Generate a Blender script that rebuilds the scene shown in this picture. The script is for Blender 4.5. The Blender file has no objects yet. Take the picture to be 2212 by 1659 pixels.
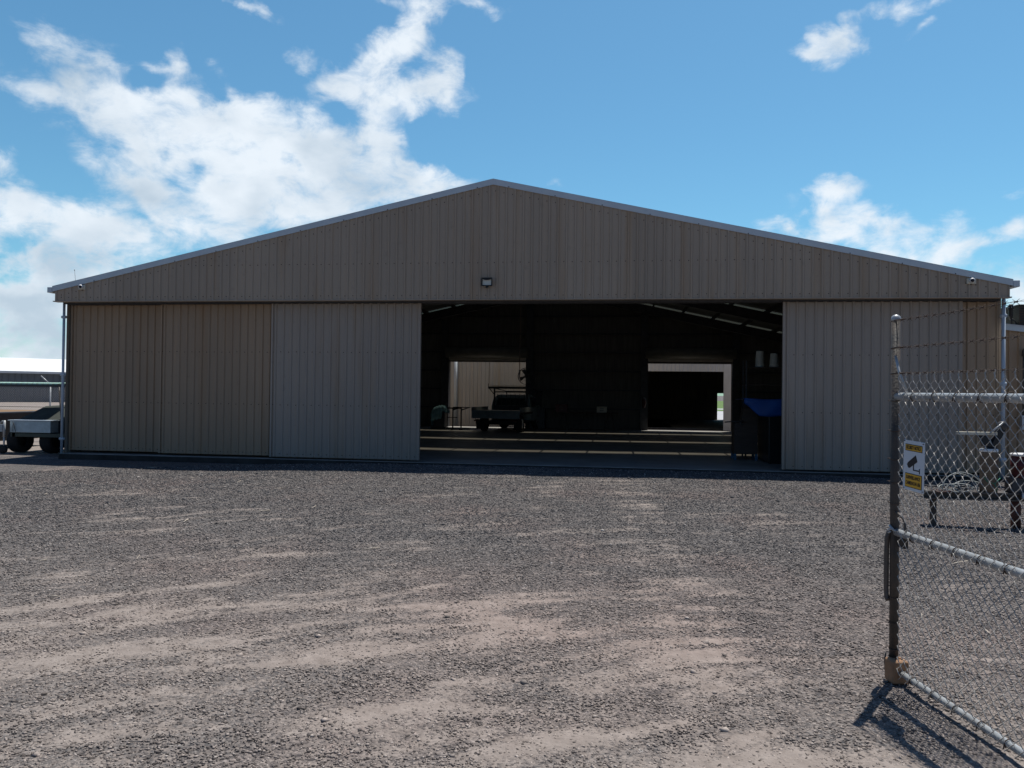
import bpy, math, random
import numpy as np
from mathutils import Vector, Matrix
random.seed(7); rng = np.random.default_rng(11)
S = bpy.context.scene
COL = S.collection
R = math.radians
# ------------------------------------------------------------------ camera
yaw, pitch, roll = -0.136, 0.0112, 0.0123
cam_loc = Vector((2.7547, -17.1477, 1.6))
f = Vector((math.sin(yaw)*math.cos(pitch), math.cos(yaw)*math.cos(pitch), math.sin(pitch)))
r0 = Vector((math.cos(yaw), -math.sin(yaw), 0)); u0 = r0.cross(f)
rr = r0*math.cos(roll)+u0*math.sin(roll); uu = -r0*math.sin(roll)+u0*math.cos(roll)
cd = bpy.data.cameras.new('camera'); cam = bpy.data.objects.new('camera', cd); COL.objects.link(cam)
M = Matrix((rr, uu, -f)).transposed().to_4x4(); M.translation = cam_loc
cam.matrix_world = M
cd.sensor_width = 36; cd.lens = 36*1662.16/2212; cd.clip_start = 0.05; cd.clip_end = 3000
S.camera = cam
# ------------------------------------------------------------------ colour management
S.view_settings.view_transform = 'Standard'; S.view_settings.look = 'None'
S.view_settings.exposure = EXPOSURE = 0.0
S.view_settings.gamma = 1
S.cycles.max_bounces = 6; S.cycles.diffuse_bounces = 3; S.cycles.glossy_bounces = 3
S.cycles.transparent_max_bounces = 12; S.cycles.sample_clamp_indirect = 3
# ------------------------------------------------------------------ sun
sunv = Vector((0.19, 0.325, 1.0)).normalized()
el = math.asin(sunv.z); azs = math.atan2(sunv.x, sunv.y)
ld = bpy.data.lights.new('sun', 'SUN'); ld.energy = 5.0; ld.angle = R(0.4); ld.color = (1, 0.955, 0.89)
sun = bpy.data.objects.new('sun', ld); COL.objects.link(sun)
sun.rotation_euler = (-sunv).to_track_quat('-Z', 'Y').to_euler(); sun.location = (5, 10, 40)
# ------------------------------------------------------------------ sky with clouds (all in world directions)
W = bpy.data.worlds.new('World'); S.world = W; W.use_nodes = True
nt = W.node_tree; nt.nodes.clear()
def N(t, **k):
    n = nt.nodes.new(t)
    for a, b in k.items(): setattr(n, a, b)
    return n
def L(a, b): nt.links.new(a, b)
def mth(op, a, b=None, c=None, clamp=False):
    n = N('ShaderNodeMath', operation=op, use_clamp=clamp)
    for i, v in enumerate((a, b, c)):
        if v is None: continue
        if hasattr(v, 'links'): L(v, n.inputs[i])
        else: n.inputs[i].default_value = v
    return n.outputs[0]
tc = N('ShaderNodeTexCoord'); sep = N('ShaderNodeSeparateXYZ'); L(tc.outputs['Generated'], sep.inputs[0])
az = mth('MULTIPLY', mth('ARCTAN2', sep.outputs[0], sep.outputs[1]), 57.29578)
ele = mth('MULTIPLY', mth('ARCSINE', sep.outputs[2]), 57.29578)
ae = N('ShaderNodeCombineXYZ'); L(az, ae.inputs[0]); L(ele, ae.inputs[1])
# wobble the cloud outline with noise
wn = N('ShaderNodeTexNoise'); wn.inputs['Scale'].default_value = 14; wn.inputs['Detail'].default_value = 7
L(tc.outputs['Generated'], wn.inputs['Vector'])
wv = N('ShaderNodeVectorMath', operation='SUBTRACT'); L(wn.outputs['Color'], wv.inputs[0]); wv.inputs[1].default_value = (.5, .5, .5)
wsc = N('ShaderNodeVectorMath', operation='SCALE'); L(wv.outputs[0], wsc.inputs[0]); wsc.inputs['Scale'].default_value = 3.2
aew = N('ShaderNodeVectorMath', operation='ADD'); L(ae.outputs[0], aew.inputs[0]); L(wsc.outputs[0], aew.inputs[1])
# azimuth, elevation, half-width, half-height, tilt (degrees), weight
CLOUDS = CLOUD_TABLE = [
(-35.32,17.33,9.68,2.61,-12,1.04),(-39.53,17.95,3.35,0.82,-8,0.76),(-29.59,16.84,9.68,3.54,-14,1.04),(-23.70,16.56,7.08,4.10,-20,1.04),(-19.12,16.30,6.33,2.98,-15,1.04),(-14.04,15.45,4.10,1.49,-10,1.04),(-21.71,13.60,12.29,3.35,8,1.23),(-27.40,12.21,7.45,2.98,15,0.95),(-30.22,18.80,4.10,2.23,10,0.76),(-26.27,19.30,2.98,1.86,-20,0.76),(-33.88,13.65,4.10,2.98,-25,0.85),(-32.45,12.63,2.98,1.86,-30,0.76),(-30.98,11.27,3.35,3.35,-20,0.57),(-38.62,9.29,7.82,4.10,-15,1.14),(-36.56,10.98,4.10,2.23,-30,0.95),(-40.65,11.60,3.35,2.23,-10,0.66),(-36.49,6.54,7.45,2.61,-10,0.95),(-41.18,14.14,1.68,1.04,0,0.57),(-40.03,3.94,8.57,3.35,-5,1.04),(-40.00,1.90,8.57,1.86,0,0.85),(-40.08,6.83,7.45,3.35,0,0.95),(-37.51,20.08,3.89,2.12,-35,0.68),(-39.59,21.48,2.12,1.59,-30,0.63),(-36.04,19.82,2.12,2.12,-50,0.63),(-35.34,18.44,5.59,1.12,-10,0.24),(-14.04,26.41,2.05,2.05,0,0.95),(-15.21,24.94,2.23,2.23,45,0.95),(-17.56,23.35,4.10,1.68,25,0.95),(-16.85,21.34,7.08,2.05,-5,1.04),(-13.12,22.29,1.86,2.61,-20,1.04),(-20.85,21.18,3.35,1.49,10,0.85),(-13.78,20.61,2.61,1.49,-20,0.85),(-19.22,22.35,2.23,0.93,10,0.57),(-18.16,19.15,2.23,2.05,0,0.85),(-17.13,17.36,3.35,2.23,-10,0.95),(-31.72,20.84,1.20,2.06,0,0.85),(-33.21,20.54,1.20,0.94,0,0.78),(-28.83,21.56,1.28,1.03,-10,0.71),(-23.22,22.69,1.37,1.11,-10,0.85),(-28.14,20.23,1.12,0.93,0,0.38),(-28.08,25.02,1.71,0.56,-10,0.74),(-26.38,25.08,2.57,0.60,-15,0.74),(-16.94,26.78,2.61,0.67,0,0.47),(-10.78,26.97,2.79,0.67,-5,0.57),(-5.08,15.63,1.12,0.45,0,0.33),(14.71,22.77,2.78,1.80,0,1.04),(13.96,23.83,1.71,1.28,-20,0.80),(12.76,22.61,1.93,0.69,10,0.86),(15.58,23.19,1.68,1.12,30,0.66),(17.16,24.68,2.42,1.04,-10,0.85),(18.84,24.26,1.49,0.97,50,0.76),(20.61,24.37,1.68,0.45,20,0.57),(20.08,23.00,1.30,0.52,35,0.57),(15.13,14.06,3.00,0.86,8,0.96),(13.00,12.74,2.57,1.71,25,0.75),(14.79,12.00,3.85,1.93,0,0.71),(11.48,11.90,3.00,1.28,15,0.66),(17.10,12.27,2.61,1.68,-20,0.59),(17.12,10.46,5.21,1.86,-10,0.81),(20.44,9.03,4.47,1.30,-14,0.74),(21.22,11.03,2.36,1.50,10,0.77),(19.20,11.79,1.19,0.82,0,0.47),(13.61,11.15,3.85,1.07,-5,0.67),(22.02,9.79,2.23,1.49,0,0.51),(24.30,9.88,3.85,0.86,12,0.73),(25.76,10.30,2.23,1.12,15,0.51),(25.78,6.78,2.98,3.35,0,0.81),(25.39,12.84,1.04,0.52,0,0.44),(-21.07,14.28,7.93,2.18,5,-0.90),(-23.71,17.48,4.76,1.19,-10,-0.35),(-33.02,12.57,4.36,2.78,-20,-0.80),(-39.32,5.74,9.52,4.36,0,-0.90),(-38.60,8.13,4.76,1.59,0,-0.40),(-40.01,2.78,10.31,3.17,0,-0.80),(-37.77,19.77,4.76,2.78,0,-0.70),(14.71,22.64,2.38,0.79,0,-0.20),(-26.15,12.00,3.97,1.98,0,-0.50),
]
# gaps of blue inside the cloud bank
GAPS = [(-30.57,12.99,1.90,2.09,15,0.30),(-33.42,19.59,5.69,0.99,3,0.50),(-26.46,21.17,5.69,1.71,-12,0.40),(-37.91,13.25,4.17,1.52,-5,0.35),(-15.27,18.08,1.71,1.90,0,0.40),(-40.78,18.76,2.28,3.41,0,0.40),(-34.73,14.71,2.28,1.14,-20,0.20),(-17.54,22.04,2.28,0.46,15,0.20),(17.11,11.22,1.14,1.14,0,0.30),(19.35,10.00,1.52,0.76,-20,0.30)]
def blobsum(tab):
    tot = None
    for (a, e, w, h, t, s) in tab:
        mp = N('ShaderNodeMapping', vector_type='TEXTURE')
        mp.inputs['Location'].default_value = (a, e, 0); mp.inputs['Rotation'].default_value = (0, 0, R(t))
        mp.inputs['Scale'].default_value = (w, h, 1); L(aew.outputs[0], mp.inputs['Vector'])
        g = N('ShaderNodeTexGradient', gradient_type='SPHERICAL'); L(mp.outputs[0], g.inputs[0])
        tot = mth('MULTIPLY', g.outputs[1], s) if tot is None else mth('MULTIPLY_ADD', g.outputs[1], s, tot)
    return tot
mask = mth('SUBTRACT', mth('MINIMUM', blobsum([c for c in CLOUDS if c[5] > 0]), 1.0), blobsum(GAPS), clamp=True)
shade = blobsum([(c[0], c[1], c[2], c[3], c[4], -c[5]) for c in CLOUDS if c[5] < 0])
n1 = N('ShaderNodeTexNoise'); n1.inputs['Scale'].default_value = 18; n1.inputs['Detail'].default_value = 12; n1.inputs['Roughness'].default_value = .64
n1.inputs['Distortion'].default_value = .35
sv = N('ShaderNodeVectorMath', operation='MULTIPLY'); L(tc.outputs['Generated'], sv.inputs[0]); sv.inputs[1].default_value = (1, 1, 1.7)
L(sv.outputs[0], n1.inputs['Vector'])
dn = mth('ADD', mth('MULTIPLY', mask, 1.0), mth('MULTIPLY', mth('SUBTRACT', n1.outputs[0], .5), 2.3))
mr = N('ShaderNodeMapRange', interpolation_type='SMOOTHSTEP'); L(dn, mr.inputs[0]); mr.inputs[1].default_value = .04; mr.inputs[2].default_value = 1.12
inside = mth('MULTIPLY', mask, 6.0, clamp=True)
dens = mth('MULTIPLY', mr.outputs[0], inside)
# other clouds round the back of the sky, out of the photograph
n2 = N('ShaderNodeTexNoise'); n2.inputs['Scale'].default_value = 3.2; n2.inputs['Detail'].default_value = 7; L(sv.outputs[0], n2.inputs['Vector'])
mr2 = N('ShaderNodeMapRange', interpolation_type='SMOOTHSTEP'); L(n2.outputs[0], mr2.inputs[0]); mr2.inputs[1].default_value = .5; mr2.inputs[2].default_value = .62
aw = N('ShaderNodeMapRange'); L(mth('ABSOLUTE', mth('ADD', az, 8)), aw.inputs[0]); aw.inputs[1].default_value = 42; aw.inputs[2].default_value = 55
ew = N('ShaderNodeMapRange'); L(ele, ew.inputs[0]); ew.inputs[1].default_value = 32; ew.inputs[2].default_value = 42
back = mth('MULTIPLY', mr2.outputs[0], mth('MAXIMUM', aw.outputs[0], ew.outputs[0]))
dens = mth('MAXIMUM', dens, mth('MULTIPLY', back, .25))
sky = N('ShaderNodeTexSky', sky_type='NISHITA'); sky.sun_disc = False; sky.sun_elevation = el; sky.sun_rotation = azs
sky.air_density = 1.0; sky.dust_density = 0.6; sky.ozone_density = 2.5
SKYS = 0.105
tint = N('ShaderNodeMix', data_type='RGBA', blend_type='MULTIPLY'); tint.inputs[0].default_value = 1
L(sky.outputs[0], tint.inputs[6]); tint.inputs[7].default_value = (0.70, 1.145, 1.20, 1)
n3 = N('ShaderNodeTexNoise'); n3.inputs['Scale'].default_value = 11; n3.inputs['Detail'].default_value = 7; L(sv.outputs[0], n3.inputs['Vector'])
sh = mth('ADD', shade, mth('MULTIPLY', mth('SUBTRACT', n3.outputs[0], .44), 2.2), clamp=True)
ccol = N('ShaderNodeMix', data_type='RGBA'); L(sh, ccol.inputs[0])
ccol.inputs[6].default_value = (0.86/SKYS, 0.93/SKYS, 1.0/SKYS, 1); ccol.inputs[7].default_value = (0.52/SKYS, 0.63/SKYS, 0.74/SKYS, 1)
# sky dimmed outside the view, to lower the ambient light in open shade
deep = N('ShaderNodeMix', data_type='RGBA', blend_type='MULTIPLY'); L(mth('MAXIMUM', aw.outputs[0], ew.outputs[0]), deep.inputs[0]); L(tint.outputs[2], deep.inputs[6]); deep.inputs[7].default_value = (.30, .36, .5, 1)
mx = N('ShaderNodeMix', data_type='RGBA'); L(mth('MULTIPLY', dens, .96), mx.inputs[0]); L(deep.outputs[2], mx.inputs[6]); L(ccol.outputs[2], mx.inputs[7])
bg = N('ShaderNodeBackground'); bg.inputs[1].default_value = SKYS; L(mx.outputs[2], bg.inputs[0])
wo = N('ShaderNodeOutputWorld'); L(bg.outputs[0], wo.inputs[0])
W.cycles.sampling_method = 'MANUAL'; W.cycles.sample_map_resolution = 1024

# ------------------------------------------------------------------ materials
def mat(name, col, rough=.6, metal=0, var=.12, vscale=3, bump=0, bscale=40, col2=None, spec=.4, streak=None):
    m = bpy.data.materials.new(name); m.use_nodes = True; t = m.node_tree; b = t.nodes['Principled BSDF']
    b.inputs['Roughness'].default_value = rough; b.inputs['Metallic'].default_value = metal
    b.inputs['Specular IOR Level'].default_value = spec
    tc = t.nodes.new('ShaderNodeTexCoord'); v = tc.outputs['Object']
    if streak:
        mp = t.nodes.new('ShaderNodeMapping'); mp.inputs['Scale'].default_value = streak; t.links.new(v, mp.inputs[0]); v = mp.outputs[0]
    n = t.nodes.new('ShaderNodeTexNoise'); n.inputs['Scale'].default_value = vscale; n.inputs['Detail'].default_value = 6
    n.inputs['Roughness'].default_value = .6; t.links.new(v, n.inputs[0])
    rp = t.nodes.new('ShaderNodeValToRGB'); t.links.new(n.outputs[0], rp.inputs[0])
    c1 = [max(0, c*(1-var)) for c in col]; c2 = list(col2) if col2 else [c*(1+var) for c in col]
    rp.color_ramp.elements[0].position = .3; rp.color_ramp.elements[1].position = .7
    rp.color_ramp.elements[0].color = (*c1, 1); rp.color_ramp.elements[1].color = (*c2, 1)
    t.links.new(rp.outputs[0], b.inputs['Base Color'])
    if bump:
        n2 = t.nodes.new('ShaderNodeTexNoise'); n2.inputs['Scale'].default_value = bscale; n2.inputs['Detail'].default_value = 4
        t.links.new(tc.outputs['Object'], n2.inputs[0])
        bp = t.nodes.new('ShaderNodeBump'); bp.inputs['Strength'].default_value = bump; bp.inputs['Distance'].default_value = .01
        t.links.new(n2.outputs[0], bp.inputs['Height']); t.links.new(bp.outputs[0], b.inputs['Normal'])
    return m
def clad_mat(name, col):
    """painted steel sheet: broad fading, dust washed down in thin vertical runs, dirt splashed up from the ground"""
    m = bpy.data.materials.new(name); m.use_nodes = True; t = m.node_tree; b = t.nodes['Principled BSDF']
    b.inputs['Roughness'].default_value = .48; b.inputs['Specular IOR Level'].default_value = .45
    g = t.nodes.new('ShaderNodeNewGeometry')
    def noise(scale, detail, mpscale):
        mp = t.nodes.new('ShaderNodeMapping'); mp.inputs['Scale'].default_value = mpscale; t.links.new(g.outputs['Position'], mp.inputs[0])
        n = t.nodes.new('ShaderNodeTexNoise'); n.inputs['Scale'].default_value = scale; n.inputs['Detail'].default_value = detail
        t.links.new(mp.outputs[0], n.inputs[0]); return n.outputs[0]
    a = noise(1, 3, (.5, .5, .35)); s = noise(1, 5, (14, 14, .5)); fn = noise(1, 4, (6, 6, 6))
    def mixc(fac, c1, c2, lo, hi):
        mrn = t.nodes.new('ShaderNodeMapRange'); mrn.inputs[1].default_value = lo; mrn.inputs[2].default_value = hi; t.links.new(fac, mrn.inputs[0])
        x = t.nodes.new('ShaderNodeMix'); x.data_type = 'RGBA'; t.links.new(mrn.outputs[0], x.inputs[0])
        for i, c in ((6, c1), (7, c2)):
            if hasattr(c, 'links'): t.links.new(c, x.inputs[i])
            else: x.inputs[i].default_value = (*c, 1)
        return x.outputs[2]
    base = mixc(a, [c*.93 for c in col], [c*1.06 for c in col], .3, .7)
    dust = mixc(s, base, [col[0]*1.12, col[1]*1.06, col[2]*.98], .5, .85)
    spot = mixc(fn, dust, [c*.8 for c in col], .62, .9)
    # each sheet of the wall is a little different from its neighbour
    sx_ = t.nodes.new('ShaderNodeSeparateXYZ'); t.links.new(g.outputs['Position'], sx_.inputs[0])
    q1 = t.nodes.new('ShaderNodeMath'); q1.operation = 'MULTIPLY'; q1.inputs[1].default_value = 1/.76; t.links.new(sx_.outputs[0], q1.inputs[0])
    q2 = t.nodes.new('ShaderNodeMath'); q2.operation = 'FLOOR'; t.links.new(q1.outputs[0], q2.inputs[0])
    wn_ = t.nodes.new('ShaderNodeTexWhiteNoise'); wn_.noise_dimensions = '1D'; t.links.new(q2.outputs[0], wn_.inputs['W'])
    q3 = t.nodes.new('ShaderNodeMapRange'); q3.inputs[3].default_value = .93; q3.inputs[4].default_value = 1.07; t.links.new(wn_.outputs[0], q3.inputs[0])
    vm = t.nodes.new('ShaderNodeVectorMath'); vm.operation = 'SCALE'; t.links.new(spot, vm.inputs[0]); t.links.new(q3.outputs[0], vm.inputs['Scale'])
    # brown run-off under the header and rust bleeding from laps
    r1 = noise(1, 3, (3.2, 3.2, .22)); rm = mixc(r1, vm.outputs[0], [col[0]*.92, col[1]*.80, col[2]*.66], .56, .80)
    spot = rm
    t.links.new(spot, b.inputs['Base Color'])
    bp = t.nodes.new('ShaderNodeBump'); bp.inputs['Strength'].default_value = .25; bp.inputs['Distance'].default_value = .006
    t.links.new(noise(1, 2, (1.5, 1.5, 1.1)), bp.inputs['Height']); t.links.new(bp.outputs[0], b.inputs['Normal'])
    return m
TAN = (0.40, 0.325, 0.25)
Mt = {}
Mt['clad'] = clad_mat('painted_sheet', TAN)
Mt['clad_new'] = clad_mat('painted_sheet_grey', (0.375, 0.315, 0.26))
Mt['clad_brown'] = clad_mat('painted_sheet_brown', (0.375, 0.27, 0.18))
Mt['clad_pale'] = clad_mat('painted_sheet_pale', (0.50, 0.485, 0.46))
Mt['flash'] = mat('pale_flashing', (0.56, 0.61, 0.64), .4, .2, .06, 2)
Mt['roof'] = mat('zincalume_roof', (0.55, 0.56, 0.57), .45, .5, .08, 2)
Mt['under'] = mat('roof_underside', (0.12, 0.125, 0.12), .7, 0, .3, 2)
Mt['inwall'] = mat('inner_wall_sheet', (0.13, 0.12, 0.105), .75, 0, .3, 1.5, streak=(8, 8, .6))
Mt['steel'] = mat('dark_steel', (0.06, 0.06, 0.064), .55, .2, .3, 8)
Mt['darkpaint'] = mat('dark_paint', (0.02, 0.024, 0.03), .4, 0, .2, 5)
Mt['screw'] = mat('screw', (0.035, 0.03, 0.028), .5, .5)
Mt['galv'] = mat('galvanised_steel', (0.40, 0.42, 0.43), .4, .25, .2, 14, bump=.15, bscale=60)
Mt['galv_dull'] = mat('weathered_galvanised', (0.10, 0.105, 0.11), .55, .3, .35, 10, bump=.3, bscale=80, col2=(0.13, 0.105, 0.085))
Mt['wire'] = mat('galvanised_wire', (0.42, 0.40, 0.37), .42, .2, .3, 30)
Mt['rust'] = mat('rusty_wire', (0.085, 0.06, 0.048), .7, .3, .35, 30)
Mt['white'] = mat('white_plastic', (0.78, 0.78, 0.77), .4, 0, .05, 5)
Mt['cream'] = mat('cream_box', (0.62, 0.58, 0.47), .5, 0, .08, 5)
Mt['black'] = mat('black_plastic', (0.012, 0.012, 0.014), .35, 0, .2, 5)
Mt['rubber'] = mat('tyre_rubber', (0.018, 0.018, 0.019), .85, 0, .25, 20, bump=.3, bscale=50)
Mt['lens'] = mat('dark_lens', (0.008, 0.01, 0.02), .08, 0, .1)
Mt['reflector'] = mat('lamp_reflector', (0.7, 0.68, 0.6), .35, .2, .08, 20)
Mt['wood'] = mat('weathered_wood', (0.17, 0.12, 0.08), .8, 0, .3, 6, bump=.5, bscale=30, streak=(1, 1, 8))
Mt['orangewood'] = mat('ochre_block', (0.33, 0.19, 0.105), .8, 0, .2, 12, bump=.5, bscale=60)
Mt['ply'] = mat('plywood', (0.075, 0.05, 0.036), .7, 0, .25, 4, streak=(1, 1, 6))
Mt['blue'] = mat('blue_tarpaulin', (0.012, 0.085, 0.33), .45, 0, .2, 3, bump=.4, bscale=9)
Mt['bluepaint'] = mat('blue_paint', (0.03, 0.12, 0.2), .5, 0, .2, 5)
Mt['teal'] = mat('teal_cloth', (0.14, 0.27, 0.30), .85, 0, .25, 6, bump=.5, bscale=14)
Mt['red'] = mat('red_paint', (0.085, 0.013, 0.012), .45, 0, .35, 8)
Mt['yellow'] = mat('sign_yellow', (0.62, 0.36, 0.03), .5, 0, .06, 8)
Mt['signwhite'] = mat('sign_white', (0.56, 0.63, 0.70), .45, 0, .06, 5)
Mt['ink'] = mat('sign_ink', (0.012, 0.012, 0.018), .5, 0, .1)
Mt['greenplastic'] = mat('green_fibreglass', (0.36, 0.55, 0.46), .5, 0, .1, 5)
Mt['canvas'] = mat('dark_canvas', (0.05, 0.058, 0.05), .85, 0, .25, 3, bump=.4, bscale=12)
Mt['checker'] = mat('checker_plate', (0.42, 0.50, 0.53), .45, .35, .12, 10, bump=.5, bscale=70)
Mt['farwall'] = mat('blue_grey_sheet', (0.115, 0.14, 0.165), .6, 0, .08, .5)
Mt['farroof'] = mat('white_roof', (0.82, 0.83, 0.82), .5, 0, .03, .3)
Mt['hose'] = mat('pale_hose', (0.36, 0.39, 0.37), .5, 0, .1)
Mt['greenhose'] = mat('green_hose', (0.03, 0.22, 0.13), .5, 0, .1)
Mt['grass'] = mat('grass', (0.10, 0.17, 0.035), .9, 0, .3, .3, bump=.4, bscale=6)
Mt['apron'] = mat('concrete_apron', (0.42, 0.42, 0.43), .85, 0, .08, .4)
Mt['leaf'] = mat('leaf', (0.05, 0.075, 0.025), .8, 0, .4, 2)
Mt['bark'] = mat('bark', (0.12, 0.09, 0.07), .9, 0, .3, 6, bump=.4)
Mt['bucket'] = mat('milky_plastic', (0.62, 0.6, 0.52), .5, 0, .1, 5)
# glass
gm = bpy.data.materials.new('vehicle_glass'); gm.use_nodes = True; b = gm.node_tree.nodes['Principled BSDF']
b.inputs['Base Color'].default_value = (.25, .33, .3, 1); b.inputs['Roughness'].default_value = .05; b.inputs['Transmission Weight'].default_value = .85; b.inputs['IOR'].default_value = 1.1
Mt['glass'] = gm
# translucent roof sheet: lets a little sun straight through and glows a little
sm = bpy.data.materials.new('translucent_sheet'); sm.use_nodes = True; t = sm.node_tree; t.nodes.clear()
o = t.nodes.new('ShaderNodeOutputMaterial'); tr = t.nodes.new('ShaderNodeBsdfTransparent'); tl = t.nodes.new('ShaderNodeBsdfTranslucent'); df = t.nodes.new('ShaderNodeBsdfDiffuse')
tl.inputs[0].default_value = (.022, .022, .02, 1); df.inputs[0].default_value = (.12, .12, .11, 1)
tcx = t.nodes.new('ShaderNodeTexCoord'); sx = t.nodes.new('ShaderNodeSeparateXYZ'); t.links.new(tcx.outputs['UV'], sx.inputs[0])
# transparency tint fades out towards the laps, softening the light bands on the floor (uv.y runs 0..1 across the sheet)
ma = t.nodes.new('ShaderNodeMath'); ma.operation = 'SUBTRACT'; ma.inputs[0].default_value = .5; t.links.new(sx.outputs[1], ma.inputs[1])
mb_ = t.nodes.new('ShaderNodeMath'); mb_.operation = 'ABSOLUTE'; t.links.new(ma.outputs[0], mb_.inputs[0])
mc = t.nodes.new('ShaderNodeMapRange'); mc.interpolation_type = 'SMOOTHSTEP'; t.links.new(mb_.outputs[0], mc.inputs[0]); mc.inputs[1].default_value = .48; mc.inputs[2].default_value = .0; mc.inputs[3].default_value = 0; mc.inputs[4].default_value = 1
cb = t.nodes.new('ShaderNodeMix'); cb.data_type = 'RGBA'; t.links.new(mc.outputs[0], cb.inputs[0]); cb.inputs[6].default_value = (0, 0, 0, 1); cb.inputs[7].default_value = (.27, .255, .215, 1)
t.links.new(cb.outputs[2], tr.inputs[0])
a1 = t.nodes.new('ShaderNodeAddShader'); a2 = t.nodes.new('ShaderNodeMixShader'); a2.inputs[0].default_value = .5
t.links.new(tl.outputs[0], a2.inputs[1]); t.links.new(df.outputs[0], a2.inputs[2])
a2b = t.nodes.new('ShaderNodeMixShader'); a2b.inputs[0].default_value = .8; t.links.new(tr.outputs[0], a1.inputs[0])
t.links.new(a2.outputs[0], a1.inputs[1]); t.links.new(a1.outputs[0], o.inputs[0])
Mt['skylight'] = sm
# polished workshop concrete
cm = mat('workshop_floor', (0.27, 0.26, 0.24), .5, 0, .25, 1.2, bump=.1, bscale=20, spec=.3); Mt['floor'] = cm

# ------------------------------------------------------------------ mesh helpers
class MB:
    def __init__(s): s.v = []; s.f = []; s.m = []; s.smooth = []; s.uv = None
    def face(s, idx, mi=0, sm=False): s.f.append(tuple(idx)); s.m.append(mi); s.smooth.append(sm)
    def pts(s, ps): n = len(s.v); s.v += [tuple(p) for p in ps]; return n
    def box(s, x0, x1, y0, y1, z0, z1, mi=0, T=None):
        P = [(x0,y0,z0),(x1,y0,z0),(x1,y1,z0),(x0,y1,z0),(x0,y0,z1),(x1,y0,z1),(x1,y1,z1),(x0,y1,z1)]
        if T is not None: P = [T @ Vector(p) for p in P]
        n = s.pts(P)
        for q in ((0,3,2,1),(4,5,6,7),(0,1,5,4),(1,2,6,5),(2,3,7,6),(3,0,4,7)): s.face([n+i for i in q], mi)
        return s
    def hexa(s, P, mi=0):
        n = s.pts(P)
        for q in ((0,3,2,1),(4,5,6,7),(0,1,5,4),(1,2,6,5),(2,3,7,6),(3,0,4,7)): s.face([n+i for i in q], mi)
        return s
    def tube(s, path, r, seg=8, mi=0, cap=True, r1=None):
        path = [Vector(p) for p in path]; rings = []; up = None
        for i, p in enumerate(path):
            a = path[max(0, i-1)]; b = path[min(len(path)-1, i+1)]; d = (b-a).normalized()
            if up is None: up = Vector((0, 0, 1)) if abs(d.z) < .9 else Vector((1, 0, 0))
            x = up.cross(d); 
            if x.length < 1e-4: x = Vector((1, 0, 0)).cross(d)
            x.normalize(); y = d.cross(x); up = y
            rad = r if r1 is None else r+(r1-r)*i/(len(path)-1)
            rings.append(s.pts([p+(x*math.cos(2*math.pi*k/seg)+y*math.sin(2*math.pi*k/seg))*rad for k in range(seg)]))
        for i in range(len(rings)-1):
            a, b = rings[i], rings[i+1]
            for k in range(seg): s.face((a+k, a+(k+1) % seg, b+(k+1) % seg, b+k), mi, True)
        if cap:
            s.face([rings[0]+k for k in range(seg)][::-1], mi); s.face([rings[-1]+k for k in range(seg)], mi)
        return s
    def lathe(s, prof, c=(0,0,0), seg=20, mi=0, axis='z', cap=True):
        rings = []
        for (r, h) in prof:
            P = []
            for k in range(seg):
                a = 2*math.pi*k/seg; x, y = r*math.cos(a), r*math.sin(a)
                p = (x, y, h) if axis == 'z' else ((x, h, y) if axis == 'y' else (h, x, y))
                P.append((c[0]+p[0], c[1]+p[1], c[2]+p[2]))
            rings.append(s.pts(P))
        for a, b in zip(rings, rings[1:]):
            for k in range(seg): s.face((a+k, a+(k+1) % seg, b+(k+1) % seg, b+k), mi, True)
        if cap:
            s.face([rings[0]+k for k in range(seg)][::-1], mi); s.face([rings[-1]+k for k in range(seg)], mi)
        return s
    def build(s, name, mats, parent=None, loc=None):
        me = bpy.data.meshes.new(name); me.from_pydata(s.v, [], s.f)
        for m in (mats if isinstance(mats, (list, tuple)) else [mats]): me.materials.append(Mt[m] if isinstance(m, str) else m)
        me.polygons.foreach_set('material_index', s.m); me.polygons.foreach_set('use_smooth', s.smooth)
        me.update()
        o = bpy.data.objects.new(name, me); COL.objects.link(o)
        if parent: o.parent = parent
        if loc: o.location = loc
        return o
def bevel(o, w=.004, seg=2):
    m = o.modifiers.new('bevel', 'BEVEL'); m.width = w; m.segments = seg; m.limit_method = 'ANGLE'; return o
def tag(o, label=None, cat=None, group=None, kind=None):
    if label: o['label'] = label
    if cat: o['category'] = cat
    if group: o['group'] = group
    if kind: o['kind'] = kind
    return o
def empty(name, loc, label, cat, group=None, rz=0):
    o = bpy.data.objects.new(name, None); COL.objects.link(o); o.location = loc; o.rotation_euler = (0, 0, rz)
    o.empty_display_size = .2
    return tag(o, label, cat, group)

# ------------------------------------------------------------------ ground
def hsh(ix, iy, seed):
    h = (ix*374761393+iy*668265263+seed*974634777) & 0xffffffff
    h = ((h ^ (h >> 13))*1274126177) & 0xffffffff
    return ((h ^ (h >> 16)) & 0xffff)/65535.0
def vnoise(x, y, seed=0):
    ix = np.floor(x).astype(np.int64); iy = np.floor(y).astype(np.int64); fx = x-ix; fy = y-iy
    fx = fx*fx*(3-2*fx); fy = fy*fy*(3-2*fy)
    return (hsh(ix,iy,seed)*(1-fx)+hsh(ix+1,iy,seed)*fx)*(1-fy)+(hsh(ix,iy+1,seed)*(1-fx)+hsh(ix+1,iy+1,seed)*fx)*fy
def fbm(x, y, seed=0, oc=5, g=.5):
    a = 1; t = 0; s = 0
    for i in range(oc): s = s+a*vnoise(x*2**i+17.3*i, y*2**i-9.1*i, seed+i); t += a; a *= g
    return s/t
def sstep(a, b, x):
    t = np.clip((x-a)/(b-a), 0, 1); return t*t*(3-2*t)
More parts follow.
